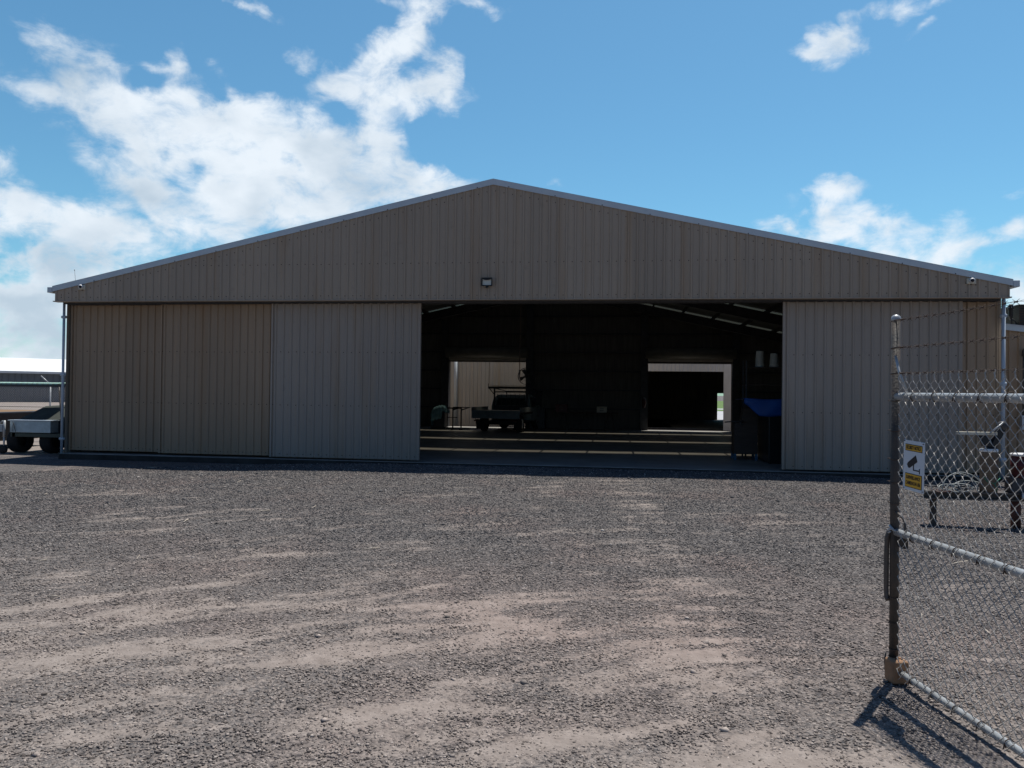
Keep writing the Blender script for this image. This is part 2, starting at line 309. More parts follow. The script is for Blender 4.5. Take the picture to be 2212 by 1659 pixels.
def dustmask(x, y):
    """where pale dust lies over the gravel: arcs left by vehicles turning in through the gate, and blotches"""
    cx, cy = 7.5, -26.0
    wx = x+1.2*(fbm(x*.35, y*.35, 5, 3)-.5); wy = y+1.2*(fbm(x*.35, y*.35, 9, 3)-.5)
    r = np.hypot(wx-cx, wy-cy); th = np.arctan2(wy-cy, wx-cx)
    st = fbm(r*7.5, th*r*1.7, 21, 5, .64)
    st2 = fbm(r*3.4, th*r*.8, 33, 4, .6)
    blot = fbm(x*1.6, y*1.9, 44, 4, .55)
    big = fbm(x*.42, y*.5, 40, 4)
    d = .50*st+.30*st2+.22*blot+.34*big
    near = sstep(-7.5, -14.8, y)*.13
    pink = np.exp(-(((x-1.2)/2.4)**2+((y+12.2)/1.8)**2))*.02
    d = d+near+pink*1.5-.035-.04*np.exp(-(((x-1.0)/5)**2+((y+9.6)/1.6)**2))-.045*sstep(2.5, 7, x)*sstep(-13.5, -9, y)-.03*sstep(-6, -3, y)
    tt = (y-(-5.25))/(-8.40)                      # faint wheel tracks from the gate to the open door
    lx = 3.44+tt*(-0.25)+.25*np.sin(y*.35)
    for off in (0, -1.55, -.35):
        d = d+.065*np.exp(-((x-lx-off)/.17)**2)*(.3+1.4*fbm(x*.6, y*.35, 77, 3))*(tt > -.3)*(tt < 1.6)
    d = d+.35*sstep(-9.5, -12, x)*sstep(-1, 1.5, y)+.10*(fbm(x*9, y*9, 60, 3)-.5)+.06*(fbm(x*4, y*4, 63, 2)-.5)
    return np.maximum(.86*sstep(.57, 1.04, d), (.10+.22*sstep(-8, -14, y))*(.6+.8*fbm(x*3, y*3, 66, 3)))
def groundz(x, y):
    side = .11*sstep(-1.8, -6.5, x)+.06*sstep(5.5, 9.5, x)
    z = -side*sstep(-9, -3.2, y)
    ins = sstep(-.7, -.35, y)*sstep(-11.2, -10.7, x)*(1-sstep(10.7, 11.2, x))*(1-sstep(18.1, 18.6, y))
    z = np.minimum(z, 0)-.05*sstep(-1.1, -.3, y)*(1-side*6)*0
    z = z*(1-ins)+ins*(-.14)
    near = 1-sstep(-2.5, -1.0, y)
    z = z+near*(.035*(fbm(x*.5, y*.5, 70, 3)-.5)+.016*(fbm(x*2.4, y*2.4, 71, 3)-.5))*sstep(-40, -20, x)
    return z
def axis_pts(fine0, fine1, step, far0, far1):
    a = list(np.arange(fine0, fine1+1e-6, step))
    s = step; p = fine1; out = []
    while p < far1: s *= 1.22; p += s; out.append(p)
    s = step; p = fine0; lo = []
    while p > far0: s *= 1.22; p -= s; lo.append(p)
    return np.array(lo[::-1]+a+out)
gx = axis_pts(-14, 11, .07, -900, 900); gy = axis_pts(-16.6, -.3, .06, -700, 1500)
X, Y = np.meshgrid(gx, gy); X = X.ravel(); Y = Y.ravel()
D = dustmask(X, Y); Z = groundz(X, Y)
fine = (X > -14) & (X < 11) & (Y > -16.6) & (Y < -1)
Z = Z+fine*(D*.006+.007*(fbm(X*7, Y*7, 80, 2)-.5))
nx, ny = len(gx), len(gy)
me = bpy.data.meshes.new('gravel_yard')
me.vertices.add(nx*ny); me.vertices.foreach_set('co', np.stack([X, Y, Z], 1).astype(np.float32).ravel())
i = np.arange(nx-1); j = np.arange(ny-1); I, J = np.meshgrid(i, j); a = (J*nx+I).ravel()
Q = np.stack([a, a+1, a+nx+1, a+nx], 1)
me.loops.add(Q.size); me.loops.foreach_set('vertex_index', Q.ravel().astype(np.int32))
me.polygons.add(len(Q)); me.polygons.foreach_set('loop_start', (np.arange(len(Q))*4).astype(np.int32))
me.polygons.foreach_set('loop_total', np.full(len(Q), 4, np.int32)); me.polygons.foreach_set('use_smooth', np.ones(len(Q), bool)); me.update()
PK = np.exp(-(((X-2.76)/2.0)**2+((Y--11.53)/1.5)**2))*(.5+fbm(X*1.5, Y*1.5, 95, 3))
ap_ = me.attributes.new('red_base', 'FLOAT', 'POINT'); ap_.data.foreach_set('value', PK.astype(np.float32))
at = me.attributes.new('dust', 'FLOAT', 'POINT'); at.data.foreach_set('value', D.astype(np.float32))
gr = bpy.data.objects.new('ground', me); COL.objects.link(gr); tag(gr, kind='structure')
def ground_material():
    m = bpy.data.materials.new('gravel_and_dust'); m.use_nodes = True; t = m.node_tree; b = t.nodes['Principled BSDF']
    b.inputs['Roughness'].default_value = .9; b.inputs['Specular IOR Level'].default_value = .2
    def n(k, **kw):
        q = t.nodes.new(k)
        for a_, b_ in kw.items(): setattr(q, a_, b_)
        return q
    def lk(a_, b_): t.links.new(a_, b_)
    tc = n('ShaderNodeTexCoord'); P = tc.outputs['Object']
    wob = n('ShaderNodeTexNoise'); wob.inputs['Scale'].default_value = 25; lk(P, wob.inputs[0])
    ad = n('ShaderNodeMix', data_type='RGBA', blend_type='ADD'); ad.inputs[0].default_value = .03; lk(P, ad.inputs[6]); lk(wob.outputs[1], ad.inputs[7])
    v1 = n('ShaderNodeTexVoronoi'); v1.inputs['Scale'].default_value = 62; lk(ad.outputs[2], v1.inputs['Vector'])
    v2 = n('ShaderNodeTexVoronoi'); v2.inputs['Scale'].default_value = 28; lk(ad.outputs[2], v2.inputs['Vector'])
    sp = n('ShaderNodeSeparateColor'); lk(v1.outputs['Color'], sp.inputs[0])
    sp2 = n('ShaderNodeSeparateColor'); lk(v2.outputs['Color'], sp2.inputs[0])
    def ramp(src, pts):
        r = n('ShaderNodeValToRGB'); lk(src, r.inputs[0]); el_ = r.color_ramp.elements
        while len(el_) < len(pts): el_.new(.5)
        for e_, (p, c) in zip(el_, pts): e_.position = p; e_.color = (*c, 1)
        return r.outputs[0]
    stone = ramp(sp.outputs[0], [(0, (.026, .028, .033)), (.45, (.062, .064, .070)), (.8, (.135, .132, .131)), (.95, (.27, .25, .235)), (1, (.46, .44, .42))])
    stone2 = ramp(sp2.outputs[1], [(0, (.034, .036, .041)), (.7, (.092, .092, .095)), (1, (.25, .225, .21))])
    ms = n('ShaderNodeMix', data_type='RGBA'); ms.inputs[0].default_value = .4; lk(stone, ms.inputs[6]); lk(stone2, ms.inputs[7])
    # reddish road base showing in places
    bn = n('ShaderNodeTexNoise'); bn.inputs['Scale'].default_value = .55; bn.inputs['Detail'].default_value = 4; lk(P, bn.inputs[0])
    rf = n('ShaderNodeMapRange'); rf.inputs[1].default_value = .5; rf.inputs[2].default_value = .72; lk(bn.outputs[0], rf.inputs[0])
    mr_ = n('ShaderNodeMix', data_type='RGBA', blend_type='MULTIPLY'); lk(rf.outputs[0], mr_.inputs[0]); lk(ms.outputs[2], mr_.inputs[6]); mr_.inputs[7].default_value = (1.45, 1.18, 1.1, 1)
    # dust
    dn_ = n('ShaderNodeTexNoise'); dn_.inputs['Scale'].default_value = 9; dn_.inputs['Detail'].default_value = 8; lk(P, dn_.inputs[0])
    dust = ramp(dn_.outputs[0], [(.3, (.222, .188, .165)), (.7, (.335, .291, .260))])
    att = n('ShaderNodeAttribute', attribute_name='dust')
    fn = n('ShaderNodeTexNoise'); fn.inputs['Scale'].default_value = 38; fn.inputs['Detail'].default_value = 5; lk(P, fn.inputs[0])
    # stones poke through the dust: threshold by fine noise and by each stone's own random height
    e1 = n('ShaderNodeMath', operation='MULTIPLY_ADD'); lk(fn.outputs[0], e1.inputs[0]); e1.inputs[1].default_value = .9; e1.inputs[2].default_value = -.46
    e2 = n('ShaderNodeMath', operation='MULTIPLY_ADD'); lk(sp.outputs[2], e2.inputs[0]); e2.inputs[1].default_value = -.35; e2.inputs[2].default_value = .22
    e3 = n('ShaderNodeMath', operation='ADD'); lk(e1.outputs[0], e3.inputs[0]); lk(e2.outputs[0], e3.inputs[1])
    e4 = n('ShaderNodeMath', operation='ADD'); lk(e3.outputs[0], e4.inputs[0]); lk(att.outputs['Fac'], e4.inputs[1])
    dm = n('ShaderNodeMapRange'); dm.inputs[1].default_value = .12; dm.inputs[2].default_value = .62; lk(e4.outputs[0], dm.inputs[0])
    base = n('ShaderNodeMath', operation='MULTIPLY_ADD'); lk(dm.outputs[0], base.inputs[0]); base.inputs[1].default_value = .8; base.inputs[2].default_value = .09
    mx_ = n('ShaderNodeMix', data_type='RGBA'); lk(base.outputs[0], mx_.inputs[0]); lk(mr_.outputs[2], mx_.inputs[6]); lk(dust, mx_.inputs[7])
    pa = n('ShaderNodeAttribute', attribute_name='red_base')
    pm = n('ShaderNodeMix', data_type='RGBA', blend_type='MULTIPLY'); lk(pa.outputs['Fac'], pm.inputs[0]); lk(mx_.outputs[2], pm.inputs[6]); pm.inputs[7].default_value = (1.04, .975, .965, 1)
    lk(pm.outputs[2], b.inputs['Base Color'])
    # relief
    hh = n('ShaderNodeMath', operation='SUBTRACT'); hh.inputs[0].default_value = 1; lk(v1.outputs['Distance'], hh.inputs[1])
    h2 = n('ShaderNodeMath', operation='SUBTRACT'); h2.inputs[0].default_value = 1; lk(v2.outputs['Distance'], h2.inputs[1])
    h3 = n('ShaderNodeMath', operation='MULTIPLY_ADD'); lk(h2.outputs[0], h3.inputs[0]); h3.inputs[1].default_value = 1.2; lk(hh.outputs[0], h3.inputs[2])
    inv = n('ShaderNodeMath', operation='MULTIPLY_ADD'); lk(dm.outputs[0], inv.inputs[0]); inv.inputs[1].default_value = -.8; inv.inputs[2].default_value = 1
    h4 = n('ShaderNodeMath', operation='MULTIPLY'); lk(h3.outputs[0], h4.inputs[0]); lk(inv.outputs[0], h4.inputs[1])
    h5 = n('ShaderNodeMath', operation='MULTIPLY_ADD'); lk(fn.outputs[0], h5.inputs[0]); h5.inputs[1].default_value = .6; lk(h4.outputs[0], h5.inputs[2])
    bp = n('ShaderNodeBump'); bp.inputs['Strength'].default_value = .9; bp.inputs['Distance'].default_value = .016; lk(h5.outputs[0], bp.inputs['Height'])
    lk(bp.outputs[0], b.inputs['Normal'])
    return m
me.materials.append(ground_material())
# loose stones lying on it, real shapes, denser and visible near the gate
def stones():
    n = 300000
    # sample in the wedge the yard shows, density falling with distance
    rad = 1.9+16.5*rng.random(n)**1.15; ang = rng.uniform(R(-44), R(30), n)
    x = cam_loc.x+rad*np.sin(ang); y = cam_loc.y+rad*np.cos(ang)
    d = dustmask(x, y); keep = (rng.random(n) < (1.0-.42*d)) & (y < -.6)
    x, y, rad = x[keep], y[keep], rad[keep]; n = len(x)
    size = (.0028+.0058*rng.random(n)**2.4)*(1+.06*rad); big = rng.random(n) < .004; size[big] *= 2.2
    z = groundz(x, y)+size*.1+.003
    base = np.array([(1,0,0),(0,1,0),(-1,0,0),(0,-1,0),(0,0,1),(0,0,-1)], float)
    V = base[None]*(1+.5*(rng.random((n, 6, 1))-.5))
    V = V*np.stack([1+.5*rng.random(n), .7+.5*rng.random(n), .45+.35*rng.random(n)], 1)[:, None, :]
    a = rng.uniform(0, 6.283, n); tl_ = rng.uniform(-.5, .5, n)
    ca, sa = np.cos(a)[:, None], np.sin(a)[:, None]; ct, s_t = np.cos(tl_)[:, None], np.sin(tl_)[:, None]
    vx, vy, vz = V[..., 0], V[..., 1], V[..., 2]
    vx, vz = vx*ct-vz*s_t, vx*s_t+vz*ct
    vx, vy = vx*ca-vy*sa, vx*sa+vy*ca
    V = np.stack([vx, vy, vz], 2)*size[:, None, None]+np.stack([x, y, z], 1)[:, None, :]
    F = np.array([(0,1,4),(1,2,4),(2,3,4),(3,0,4),(1,0,5),(2,1,5),(3,2,5),(0,3,5)])
    Fa = (F[None]+(np.arange(n)*6)[:, None, None]).reshape(-1, 3)
    me = bpy.data.meshes.new('gravel'); me.vertices.add(n*6); me.vertices.foreach_set('co', V.astype(np.float32).ravel())
    me.loops.add(Fa.size); me.loops.foreach_set('vertex_index', Fa.ravel().astype(np.int32))
    me.polygons.add(len(Fa)); me.polygons.foreach_set('loop_start', (np.arange(len(Fa))*3).astype(np.int32)); me.polygons.foreach_set('loop_total', np.full(len(Fa), 3, np.int32)); me.update()
    dsty = np.repeat(np.clip(.14+.66*sstep(-7.5, -13.0, y)+.55*dustmask(x, y)+.5*(fbm(x*.8, y*.8, 90, 3)-.5)-.25*rng.random(n), 0, .92), 6)
    ad_ = me.attributes.new('dusty', 'FLOAT', 'POINT'); ad_.data.foreach_set('value', dsty.astype(np.float32))
    tone = np.repeat(rng.random(n), 6); at = me.attributes.new('tone', 'FLOAT', 'POINT'); at.data.foreach_set('value', tone.astype(np.float32))
    m = bpy.data.materials.new('loose_stone'); m.use_nodes = True; t = m.node_tree; b = t.nodes['Principled BSDF']; b.inputs['Roughness'].default_value = .85
    b.inputs['Specular IOR Level'].default_value = .25
    A = t.nodes.new('ShaderNodeAttribute'); A.attribute_name = 'tone'; r = t.nodes.new('ShaderNodeValToRGB'); t.links.new(A.outputs['Fac'], r.inputs[0])
    e = r.color_ramp.elements
    while len(e) < 6: e.new(.5)
    for q, (p, c) in zip(e, [(0, (.032,.035,.041)), (.35, (.068,.071,.079)), (.65, (.125,.122,.122)), (.86, (.20,.175,.16)), (.95, (.33,.30,.28)), (1, (.5,.48,.45))]): q.position = p; q.color = (*c, 1)
    A2 = t.nodes.new('ShaderNodeAttribute'); A2.attribute_name = 'dusty'
    r2 = t.nodes.new('ShaderNodeValToRGB'); t.links.new(A.outputs['Fac'], r2.inputs[0]); r2.color_ramp.elements[0].color = (.105, .088, .078, 1); r2.color_ramp.elements[1].color = (.45, .385, .34, 1)
    mm = t.nodes.new('ShaderNodeMix'); mm.data_type = 'RGBA'; t.links.new(A2.outputs['Fac'], mm.inputs[0]); t.links.new(r.outputs[0], mm.inputs[6]); t.links.new(r2.outputs[0], mm.inputs[7])
    t.links.new(mm.outputs[2], b.inputs['Base Color']); me.materials.append(m)
    o = bpy.data.objects.new('loose_gravel', me); COL.objects.link(o)
    tag(o, 'loose grey gravel strewn over the dusty yard', 'gravel', kind='stuff')
stones()
# a few dry sticks and pale scraps
def gz(x, y): return float(groundz(np.array([x]), np.array([y]))[0])
m = MB()
for k in range(46):
    x, y = rng.uniform(-9, 7), rng.uniform(-13, -1.2); L_ = rng.uniform(.03, .13); a_ = rng.uniform(0, 3.14); z = gz(x, y)+.012
    p = Vector((x, y, z)); d_ = Vector((math.cos(a_), math.sin(a_), rng.uniform(-.05, .1)))*L_
    m.tube([p-d_, p+Vector((0, 0, .004)), p+d_], rng.uniform(.002, .006), 5)
tag(m.build('ground_litter', mat('dry_stick', (.5, .44, .36), .8, 0, .3, 20)), 'scattered dry sticks and pale chips on the gravel', 'litter', kind='stuff')

# ------------------------------------------------------------------ corrugated sheet
def sheet(m, x0, x1, y, zb, zt, out=-1, pitch=.19, phase=.05, mi=0, side='x', depth=.030, fixed=None):
    """ribbed sheet standing on a wall line. side 'x': runs along x at y; ribs stand out towards out*y"""
    prof = [(0, 0), (.058, 0), (.078, 1), (.104, 1), (.124, 0)]
    xs = []; k0 = math.floor((x0-phase)/pitch)-1; k = k0
    while True:
        bx = phase+k*pitch
        if bx > x1: break
        for (dx, h) in prof: xs.append((bx+dx, h*depth))
        k += 1
    pts_ = [(x0, None)]+[p for p in xs if x0+1e-4 < p[0] < x1-1e-4]+[(x1, None)]
    def hat(x):
        for (a, ha), (b_, hb) in zip(xs, xs[1:]):
            if a <= x <= b_: return ha+(hb-ha)*(x-a)/(b_-a) if b_ > a else ha
        return 0
    P = []
    for x, h in pts_:
        if h is None: h = hat(x)
        zbv = zb(x) if callable(zb) else zb; ztv = zt(x) if callable(zt) else zt
        yy = y+out*h
        P += [(x, yy, zbv), (x, yy, ztv)] if side == 'x' else [(yy, x, zbv), (yy, x, ztv)]
    n = m.pts(P)
    for i in range(len(pts_)-1): m.face((n+2*i, n+2*i+2, n+2*i+3, n+2*i+1), mi)
    return m
def screws(m, x0, x1, y, z, out=-1, pitch=.19, phase=.05, mi=1, r=.011):
    k = math.floor((x0-phase)/pitch)
    while phase+k*pitch < x1:
        x = phase+k*pitch+.03; k += 1
        if x <= x0+.01 or x > x1-.01: continue
        zz = z(x) if callable(z) else z
        m.lathe([(r, 0), (r, out*.007)], (x+random.uniform(-.004, .004), y, zz+random.uniform(-.006, .006)), 6, mi, 'y')
SL = 2.30/10.62
def roofz(x): return 6.27-abs(x)*SL
# ------------------------------------------------------------------ hangar
H = empty('hangar', (0, 0, 0), 'large tan corrugated steel hangar with a wide open sliding door and shallow gable roof', 'hangar')
m = MB(); sheet(m, -10.56, 10.56, -.45, 3.655, lambda x: roofz(x)-.02, phase=.02)
screws(m, -10.5, 10.5, -.45, 3.74, phase=.02); screws(m, -7.0, 7.0, -.45, 4.46, phase=.02)
screws(m, -10.5, 10.5, -.45, lambda x: roofz(x)-.22, phase=.02)
# ends of the overhanging header
for s in (-1, 1):
    m.hexa([(s*10.56,-.45,3.655),(s*10.57,-.45,3.655),(s*10.57,-.02,3.655),(s*10.56,-.02,3.655),(s*10.56,-.45,roofz(10.56)-.03),(s*10.57,-.45,roofz(10.56)-.03),(s*10.57,-.02,roofz(10.56)-.03),(s*10.56,-.02,roofz(10.56)-.03)])
m.build('gable_cladding', ['clad', 'screw'], H)
m = MB(); m.box(-10.6, 10.6, -.485, -.30, 3.632, 3.655); bevel(m.build('header_flashing', 'clad', H), .003)
m = MB(); m.box(-10.55, 10.55, -.30, .25, 3.66, 3.70); m.build('header_soffit', 'steel', H)
m = MB()
for yy in (-.22, -.10, .03): m.box(-10.5, 10.5, yy-.02, yy+.02, 3.60, 3.66)
m.build('door_track', 'steel', H)
# gable frame wall above the opening, inside
# barge flashing along the roof edge, in lengths with lapped joints
for s in (-1, 1):
    m = MB(); xb = [0, 5.25, 10.62]
    for i in range(2):
        xa, xc = xb[i], xb[i+1]; e = .003*i
        for (ya, yb, dz0, dz1) in ((-.485-e, -.462-e, -.095, .03),):
            m.hexa([(s*xa,ya,roofz(xa)+dz0),(s*xc,ya,roofz(xc)+dz0),(s*xc,yb,roofz(xc)+dz0),(s*xa,yb,roofz(xa)+dz0),
                    (s*xa,ya,roofz(xa)+dz1),(s*xc,ya,roofz(xc)+dz1),(s*xc,yb,roofz(xc)+dz1),(s*xa,yb,roofz(xa)+dz1)])
        m.hexa([(s*xa,-.487-e,roofz(xa)+.031),(s*xc,-.487-e,roofz(xc)+.031),(s*xc,-.25,roofz(xc)+.031),(s*xa,-.25,roofz(xa)+.031),
                (s*xa,-.487-e,roofz(xa)+.036),(s*xc,-.487-e,roofz(xc)+.036),(s*xc,-.25,roofz(xc)+.036),(s*xa,-.25,roofz(xa)+.036)])
    k = .35
    while k < 10.5:
        m.lathe([(.011, 0), (.011, -.012)], (s*k, -.485, roofz(k)-.082), 6, 1, 'y'); k += 1.02
    m.build('barge_flashing', ['flash', 'screw'], H)
# gutters along both eaves
for s in (-1, 1):
    m = MB(); x0, x1 = s*10.62, s*10.74; z0 = roofz(10.62)-.12; z1 = roofz(10.62)+.01
    xa, xb_ = min(x0, x1), max(x0, x1)
    m.box(xa, xb_, -.50, 18.1, z0, z1); bevel(m.build('gutter', 'flash', H), .008)
# roof sheets between the translucent strips; ribs run down the slope
SKY_Y = [(5.25, 6.5), (10.25, 11.5), (15.3, 16.55)]
def roof_sheet(m, ya, yb, s, uv=False):
    pitch = .19; ys = []; y = ya
    n = max(1, round((yb-ya)/pitch)); p = (yb-ya)/n
    for k in range(n):
        for dx, h in ((0, 0), (.33, 0), (.42, .028), (.55, .028), (.64, 0)): ys.append((ya+(k+dx)*p, h))
    ys.append((yb, 0)); P = []
    for yy, h in ys: P += [(0, yy, roofz(0)+h), (s*10.64, yy, roofz(10.64)+h)]
    b0 = m.pts(P)
    for i in range(len(ys)-1): m.face((b0+2*i, b0+2*i+1, b0+2*i+3, b0+2*i+2))
    return [(yy-ya)/(yb-ya) for yy, h in ys]
edges = [-.46]+[e for ab in SKY_Y for e in ab]+[18.05]
for s in (-1, 1):
    m = MB()
    for i in range(0, len(edges), 2): roof_sheet(m, edges[i], edges[i+1], s)
    m.build('roof_sheeting', 'roof', H)
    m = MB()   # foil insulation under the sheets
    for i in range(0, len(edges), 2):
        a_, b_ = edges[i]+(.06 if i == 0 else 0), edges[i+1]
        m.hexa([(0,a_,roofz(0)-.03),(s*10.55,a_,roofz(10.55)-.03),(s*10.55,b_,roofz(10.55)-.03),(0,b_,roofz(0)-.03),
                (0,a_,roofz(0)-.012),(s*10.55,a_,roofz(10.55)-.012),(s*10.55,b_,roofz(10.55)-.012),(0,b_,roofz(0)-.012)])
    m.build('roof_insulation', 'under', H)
    for (ya, yb) in SKY_Y:
        m = MB(); vs = roof_sheet(m, ya, yb, s); o = m.build('skylight', 'skylight', H)
        uvl = o.data.uv_layers.new(name='UVMap')
        for poly in o.data.polygons:
            for li in poly.loop_indices:
                vi = o.data.loops[li].vertex_index; uvl.data[li].uv = (vi % 2, vs[vi//2])
# side and back walls (sheet outside, dark lining inside)
for s in (-1, 1):
    m = MB(); sheet(m, 0, 18, s*10.6, -.02, roofz(10.6)-.02, out=s, side='y')
    m.build('side_wall', 'clad', H)
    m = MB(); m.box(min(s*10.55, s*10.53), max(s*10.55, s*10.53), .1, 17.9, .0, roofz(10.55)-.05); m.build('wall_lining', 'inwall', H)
DO = [(-4.95, -1.38, 3.0), (4.11, 7.76, 2.98)]
segs = [(-10.6, DO[0][0], 0), (DO[0][0], DO[0][1], DO[0][2]), (DO[0][1], DO[1][0], 0), (DO[1][0], DO[1][1], DO[1][2]), (DO[1][1], 10.6, 0)]
m = MB(); m2 = MB()
for a_, b_, z0 in segs:
    sheet(m, a_, b_, 18.0, z0, lambda x: roofz(x)-.02, out=1)
    xs_ = [a_]+([0.0] if a_ < 0 < b_ else [])+[b_]
    for p, q in zip(xs_, xs_[1:]):
        m2.hexa([(p,17.93,z0),(q,17.93,z0),(q,17.95,z0),(p,17.95,z0),(p,17.93,roofz(p)-.05),(q,17.93,roofz(q)-.05),(q,17.95,roofz(q)-.05),(p,17.95,roofz(p)-.05)])
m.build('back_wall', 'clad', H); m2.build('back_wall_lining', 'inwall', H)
m = MB()
for z in (.9, 1.75, 2.6, 3.45, 4.3, 5.1):
    for a_, b_, z0 in segs:
        if z0 > z: continue
        lim = 10.5 if z < 4 else min(10.5, (6.1-z)/SL)
        a2_, b2_ = max(a_, -lim), min(b_, lim)
        if b2_ > a2_: m.box(a2_, b2_, 17.78, 17.93, z-.03, z+.03)
m.build('wall_girt', 'steel', H)
# steel columns by the back doors
for x0, x1, top in ((-1.36, -1.04, 5.8), (3.78, 4.09, 5.2), (-5.3, -5.0, 4.9), (7.77, 8.05, 4.4)):
    m = MB(); m.box(x0, x1, 17.55, 17.57, 0, top); m.box(x0, x1, 17.75, 17.77, 0, top); m.box((x0+x1)/2-.01, (x0+x1)/2+.01, 17.57, 17.75, 0, top)
    m.build('steel_column', 'steel', H)
# portal frames
for yb in (.45, 4.9, 9.8, 14.8):
    for s in (-1, 1):
        m = MB()
        for dz0, dz1, w in ((-.52, -.50, .09), (-.20, -.18, .09), (-.50, -.20, .008)):
            P = []
            for dz in (dz0, dz1):
                P += [(0, yb-w, roofz(0)+dz), (s*10.4, yb-w, roofz(10.4)+dz), (s*10.4, yb+w, roofz(10.4)+dz), (0, yb+w, roofz(0)+dz)]
            m.hexa(P)
        m.box(min(s*10.1, s*10.45), max(s*10.1, s*10.45), yb-.09, yb+.09, 0, roofz(10.4)-.2)
        m.build('portal_frame', 'steel', H)
m = MB()
for s in (-1, 1):
    for k in range(9):
        x = s*(.6+k*1.2); m.box(x-.009, x+.009, .1, 17.9, roofz(x)-.19, roofz(x)-.035)
m.build('purlin', 'steel', H)
# roller doors rolled up over the back openings
for (a_, b_, z0) in DO:
    m = MB(); m.lathe([(.24, a_-.12), (.24, b_+.12)], (0, 17.48, 3.42), 20, 0, 'x')
    ro = m.build('roller_door', mat('roller_curtain', (.17, .16, .135), .5, .1, .15, 3), H)
    m = MB(); m.box(a_-.02, b_+.02, 17.66, 17.70, 3.06, 3.19); m.box(a_-.02, b_+.02, 17.64, 17.66, 3.09, 3.13); m.build('bottom_rail', mat('roller_rail', (.5, .45, .38), .5, .2), ro)
    for g_ in (a_-.08, b_): m = MB(); m.box(g_, g_+.08, 17.6, 17.93, 0, 3.1); m.build('guide_rail', 'steel', ro)
# slab
m = MB(); m.box(-10.62, 10.62, -.16, 18.1, -.35, 0.0); bevel(m.build('concrete_slab', 'floor', H), .012)
m = MB(); m.box(-10.62, 10.62, -.172, -.163, -.35, -.012); m.build('slab_edge_shade', mat('shade_dark_concrete', (.045, .04, .036), .9, 0, .4, 3, bump=.4, bscale=25), H)  # dark strip laid over the slab edge, shade put into its colour
# sliding doors
def door(x0, x1, y, mat_, zb=.05, lab=None, frame=True, edge=True):
    m = MB(); sheet(m, x0+.005, x1-.005, y, zb+.01, 3.66, phase=x0 % .19)
    ph = x0 % .19
    for z in (zb+.07, 1.25, 2.48): screws(m, x0, x1, y, z, phase=ph)
    o = m.build('sliding_door', [mat_, 'screw'], H)
    if lab: o['label'] = lab
    m = MB()
    m.box(x0-.012, x0+.03, y-.033, y+.05, zb, 3.66); m.box(x1-.03, x1+.012, y-.033, y+.05, zb, 3.66)
    m.box(x0+.03, x1-.03, y+.004, y+.05, zb, zb+.05)
    m.build('edge_trim', mat_, o)
    for z in (.09, 1.24, 2.47, 3.5): m = MB(); m.box(x0+.03, x1-.03, y+.052, y+.10, z, z+.06); m.build('frame_rail', 'steel', o)
    return o
door(-10.54, -7.96, .12, 'clad_brown', .06, 'recessed brownish tan end panel')
door(-8.10, -5.23, .0, 'clad_brown', .05, 'brownish tan middle sliding door panel')
door(-5.24, -1.69, -.12, 'clad_new', .04, 'greyer tan sliding door leaf beside the opening')
door(6.25, 9.80, -.12, 'clad_new', .04, 'greyer tan sliding door leaf right of the opening')
door(9.70, 10.6, .02, 'clad_brown', .05, 'narrow recessed brownish tan panel at the corner')
# downpipes
for x, zb, zt in ((-10.565, -.12, 3.64), (10.60, -.05, 3.64)):
    m = MB(); m.tube([(x, -.14, zb), (x, -.14, zt)], .03 if x < 0 else .038, 14)
    for z in (.35, 1.9, 3.3): m.tube([(x-.055, -.14, z), (x+.055, -.14, z)], .034 if x < 0 else .042, 12)
    m.tube([(x, -.14, zt), (x, -.14, zt+.02)], .03, 12)
    o = m.build('downpipe', mat('pale_blue_pipe', (.48, .55, .62), .4, 0, .06, 4), H)
# ------------------------------------------------------------------ things on the facade
def sec_cam(x, label):
    c = empty('security_camera', (x, -.45, 3.97), label, 'security camera', 'security cameras under the roof edge')
    m = MB(); m.box(-.085, .085, -.055, 0.0, -.055, .055); bevel(m.build('mount_box', 'cream', c), .006)
    m = MB(); m.lathe([(.005, -.13), (.03, -.127), (.047, -.10), (.052, -.075), (.05, -.055)], (0, 0, .012), 20, 0, 'y'); m.build('dome_housing', 'white', c)
    m = MB(); m.lathe([(.004, -.141), (.022, -.138), (.034, -.12), (.036, -.105)], (-.008 if x > 0 else .012, -.004, .006), 18, 0, 'y'); m.build('lens', 'lens', c)
    m = MB(); m.tube([(0, -.03, -.055), (0, -.03, -.075)], .012, 8); m.build('cable_gland', 'black', c)
sec_cam(-9.84, 'white dome camera on a cream box at the left end of the gable')
sec_cam(9.83, 'white dome camera on a cream box at the right end of the gable')
fl = empty('floodlight', (-.10, -.485, 4.02), 'black framed square floodlight above the hangar opening', 'floodlight')
m = MB(); m.box(-.115, .115, -.10, -.035, -.09, -.075); m.box(-.115, .115, -.10, -.035, .075, .09); m.box(-.115, -.10, -.10, -.035, -.075, .075); m.box(.10, .115, -.10, -.035, -.075, .075); m.box(-.11, .11, -.035, -.02, -.085, .085)
bevel(m.build('frame', 'black', fl), .003)
m = MB(); m.box(-.099, .099, -.045, -.036, -.074, .074); m.build('reflector', 'reflector', fl)
m = MB(); n_ = m.pts([(-.099,-.075,.074),(.099,-.075,.074)]+[(.099*math.cos(t_), -.075, .074-.035*math.sin(t_)) for t_ in np.linspace(.2, math.pi-.2, 9)]); m.face([n_+1]+[n_+2+k for k in range(9)]+[n_]); o = m.build('hood', 'black', fl); sol = o.modifiers.new('s', 'SOLIDIFY'); sol.thickness = .01
m = MB(); m.box(-.03, .03, -.07, .0, -.125, -.09); m.build('bracket', 'black', fl)
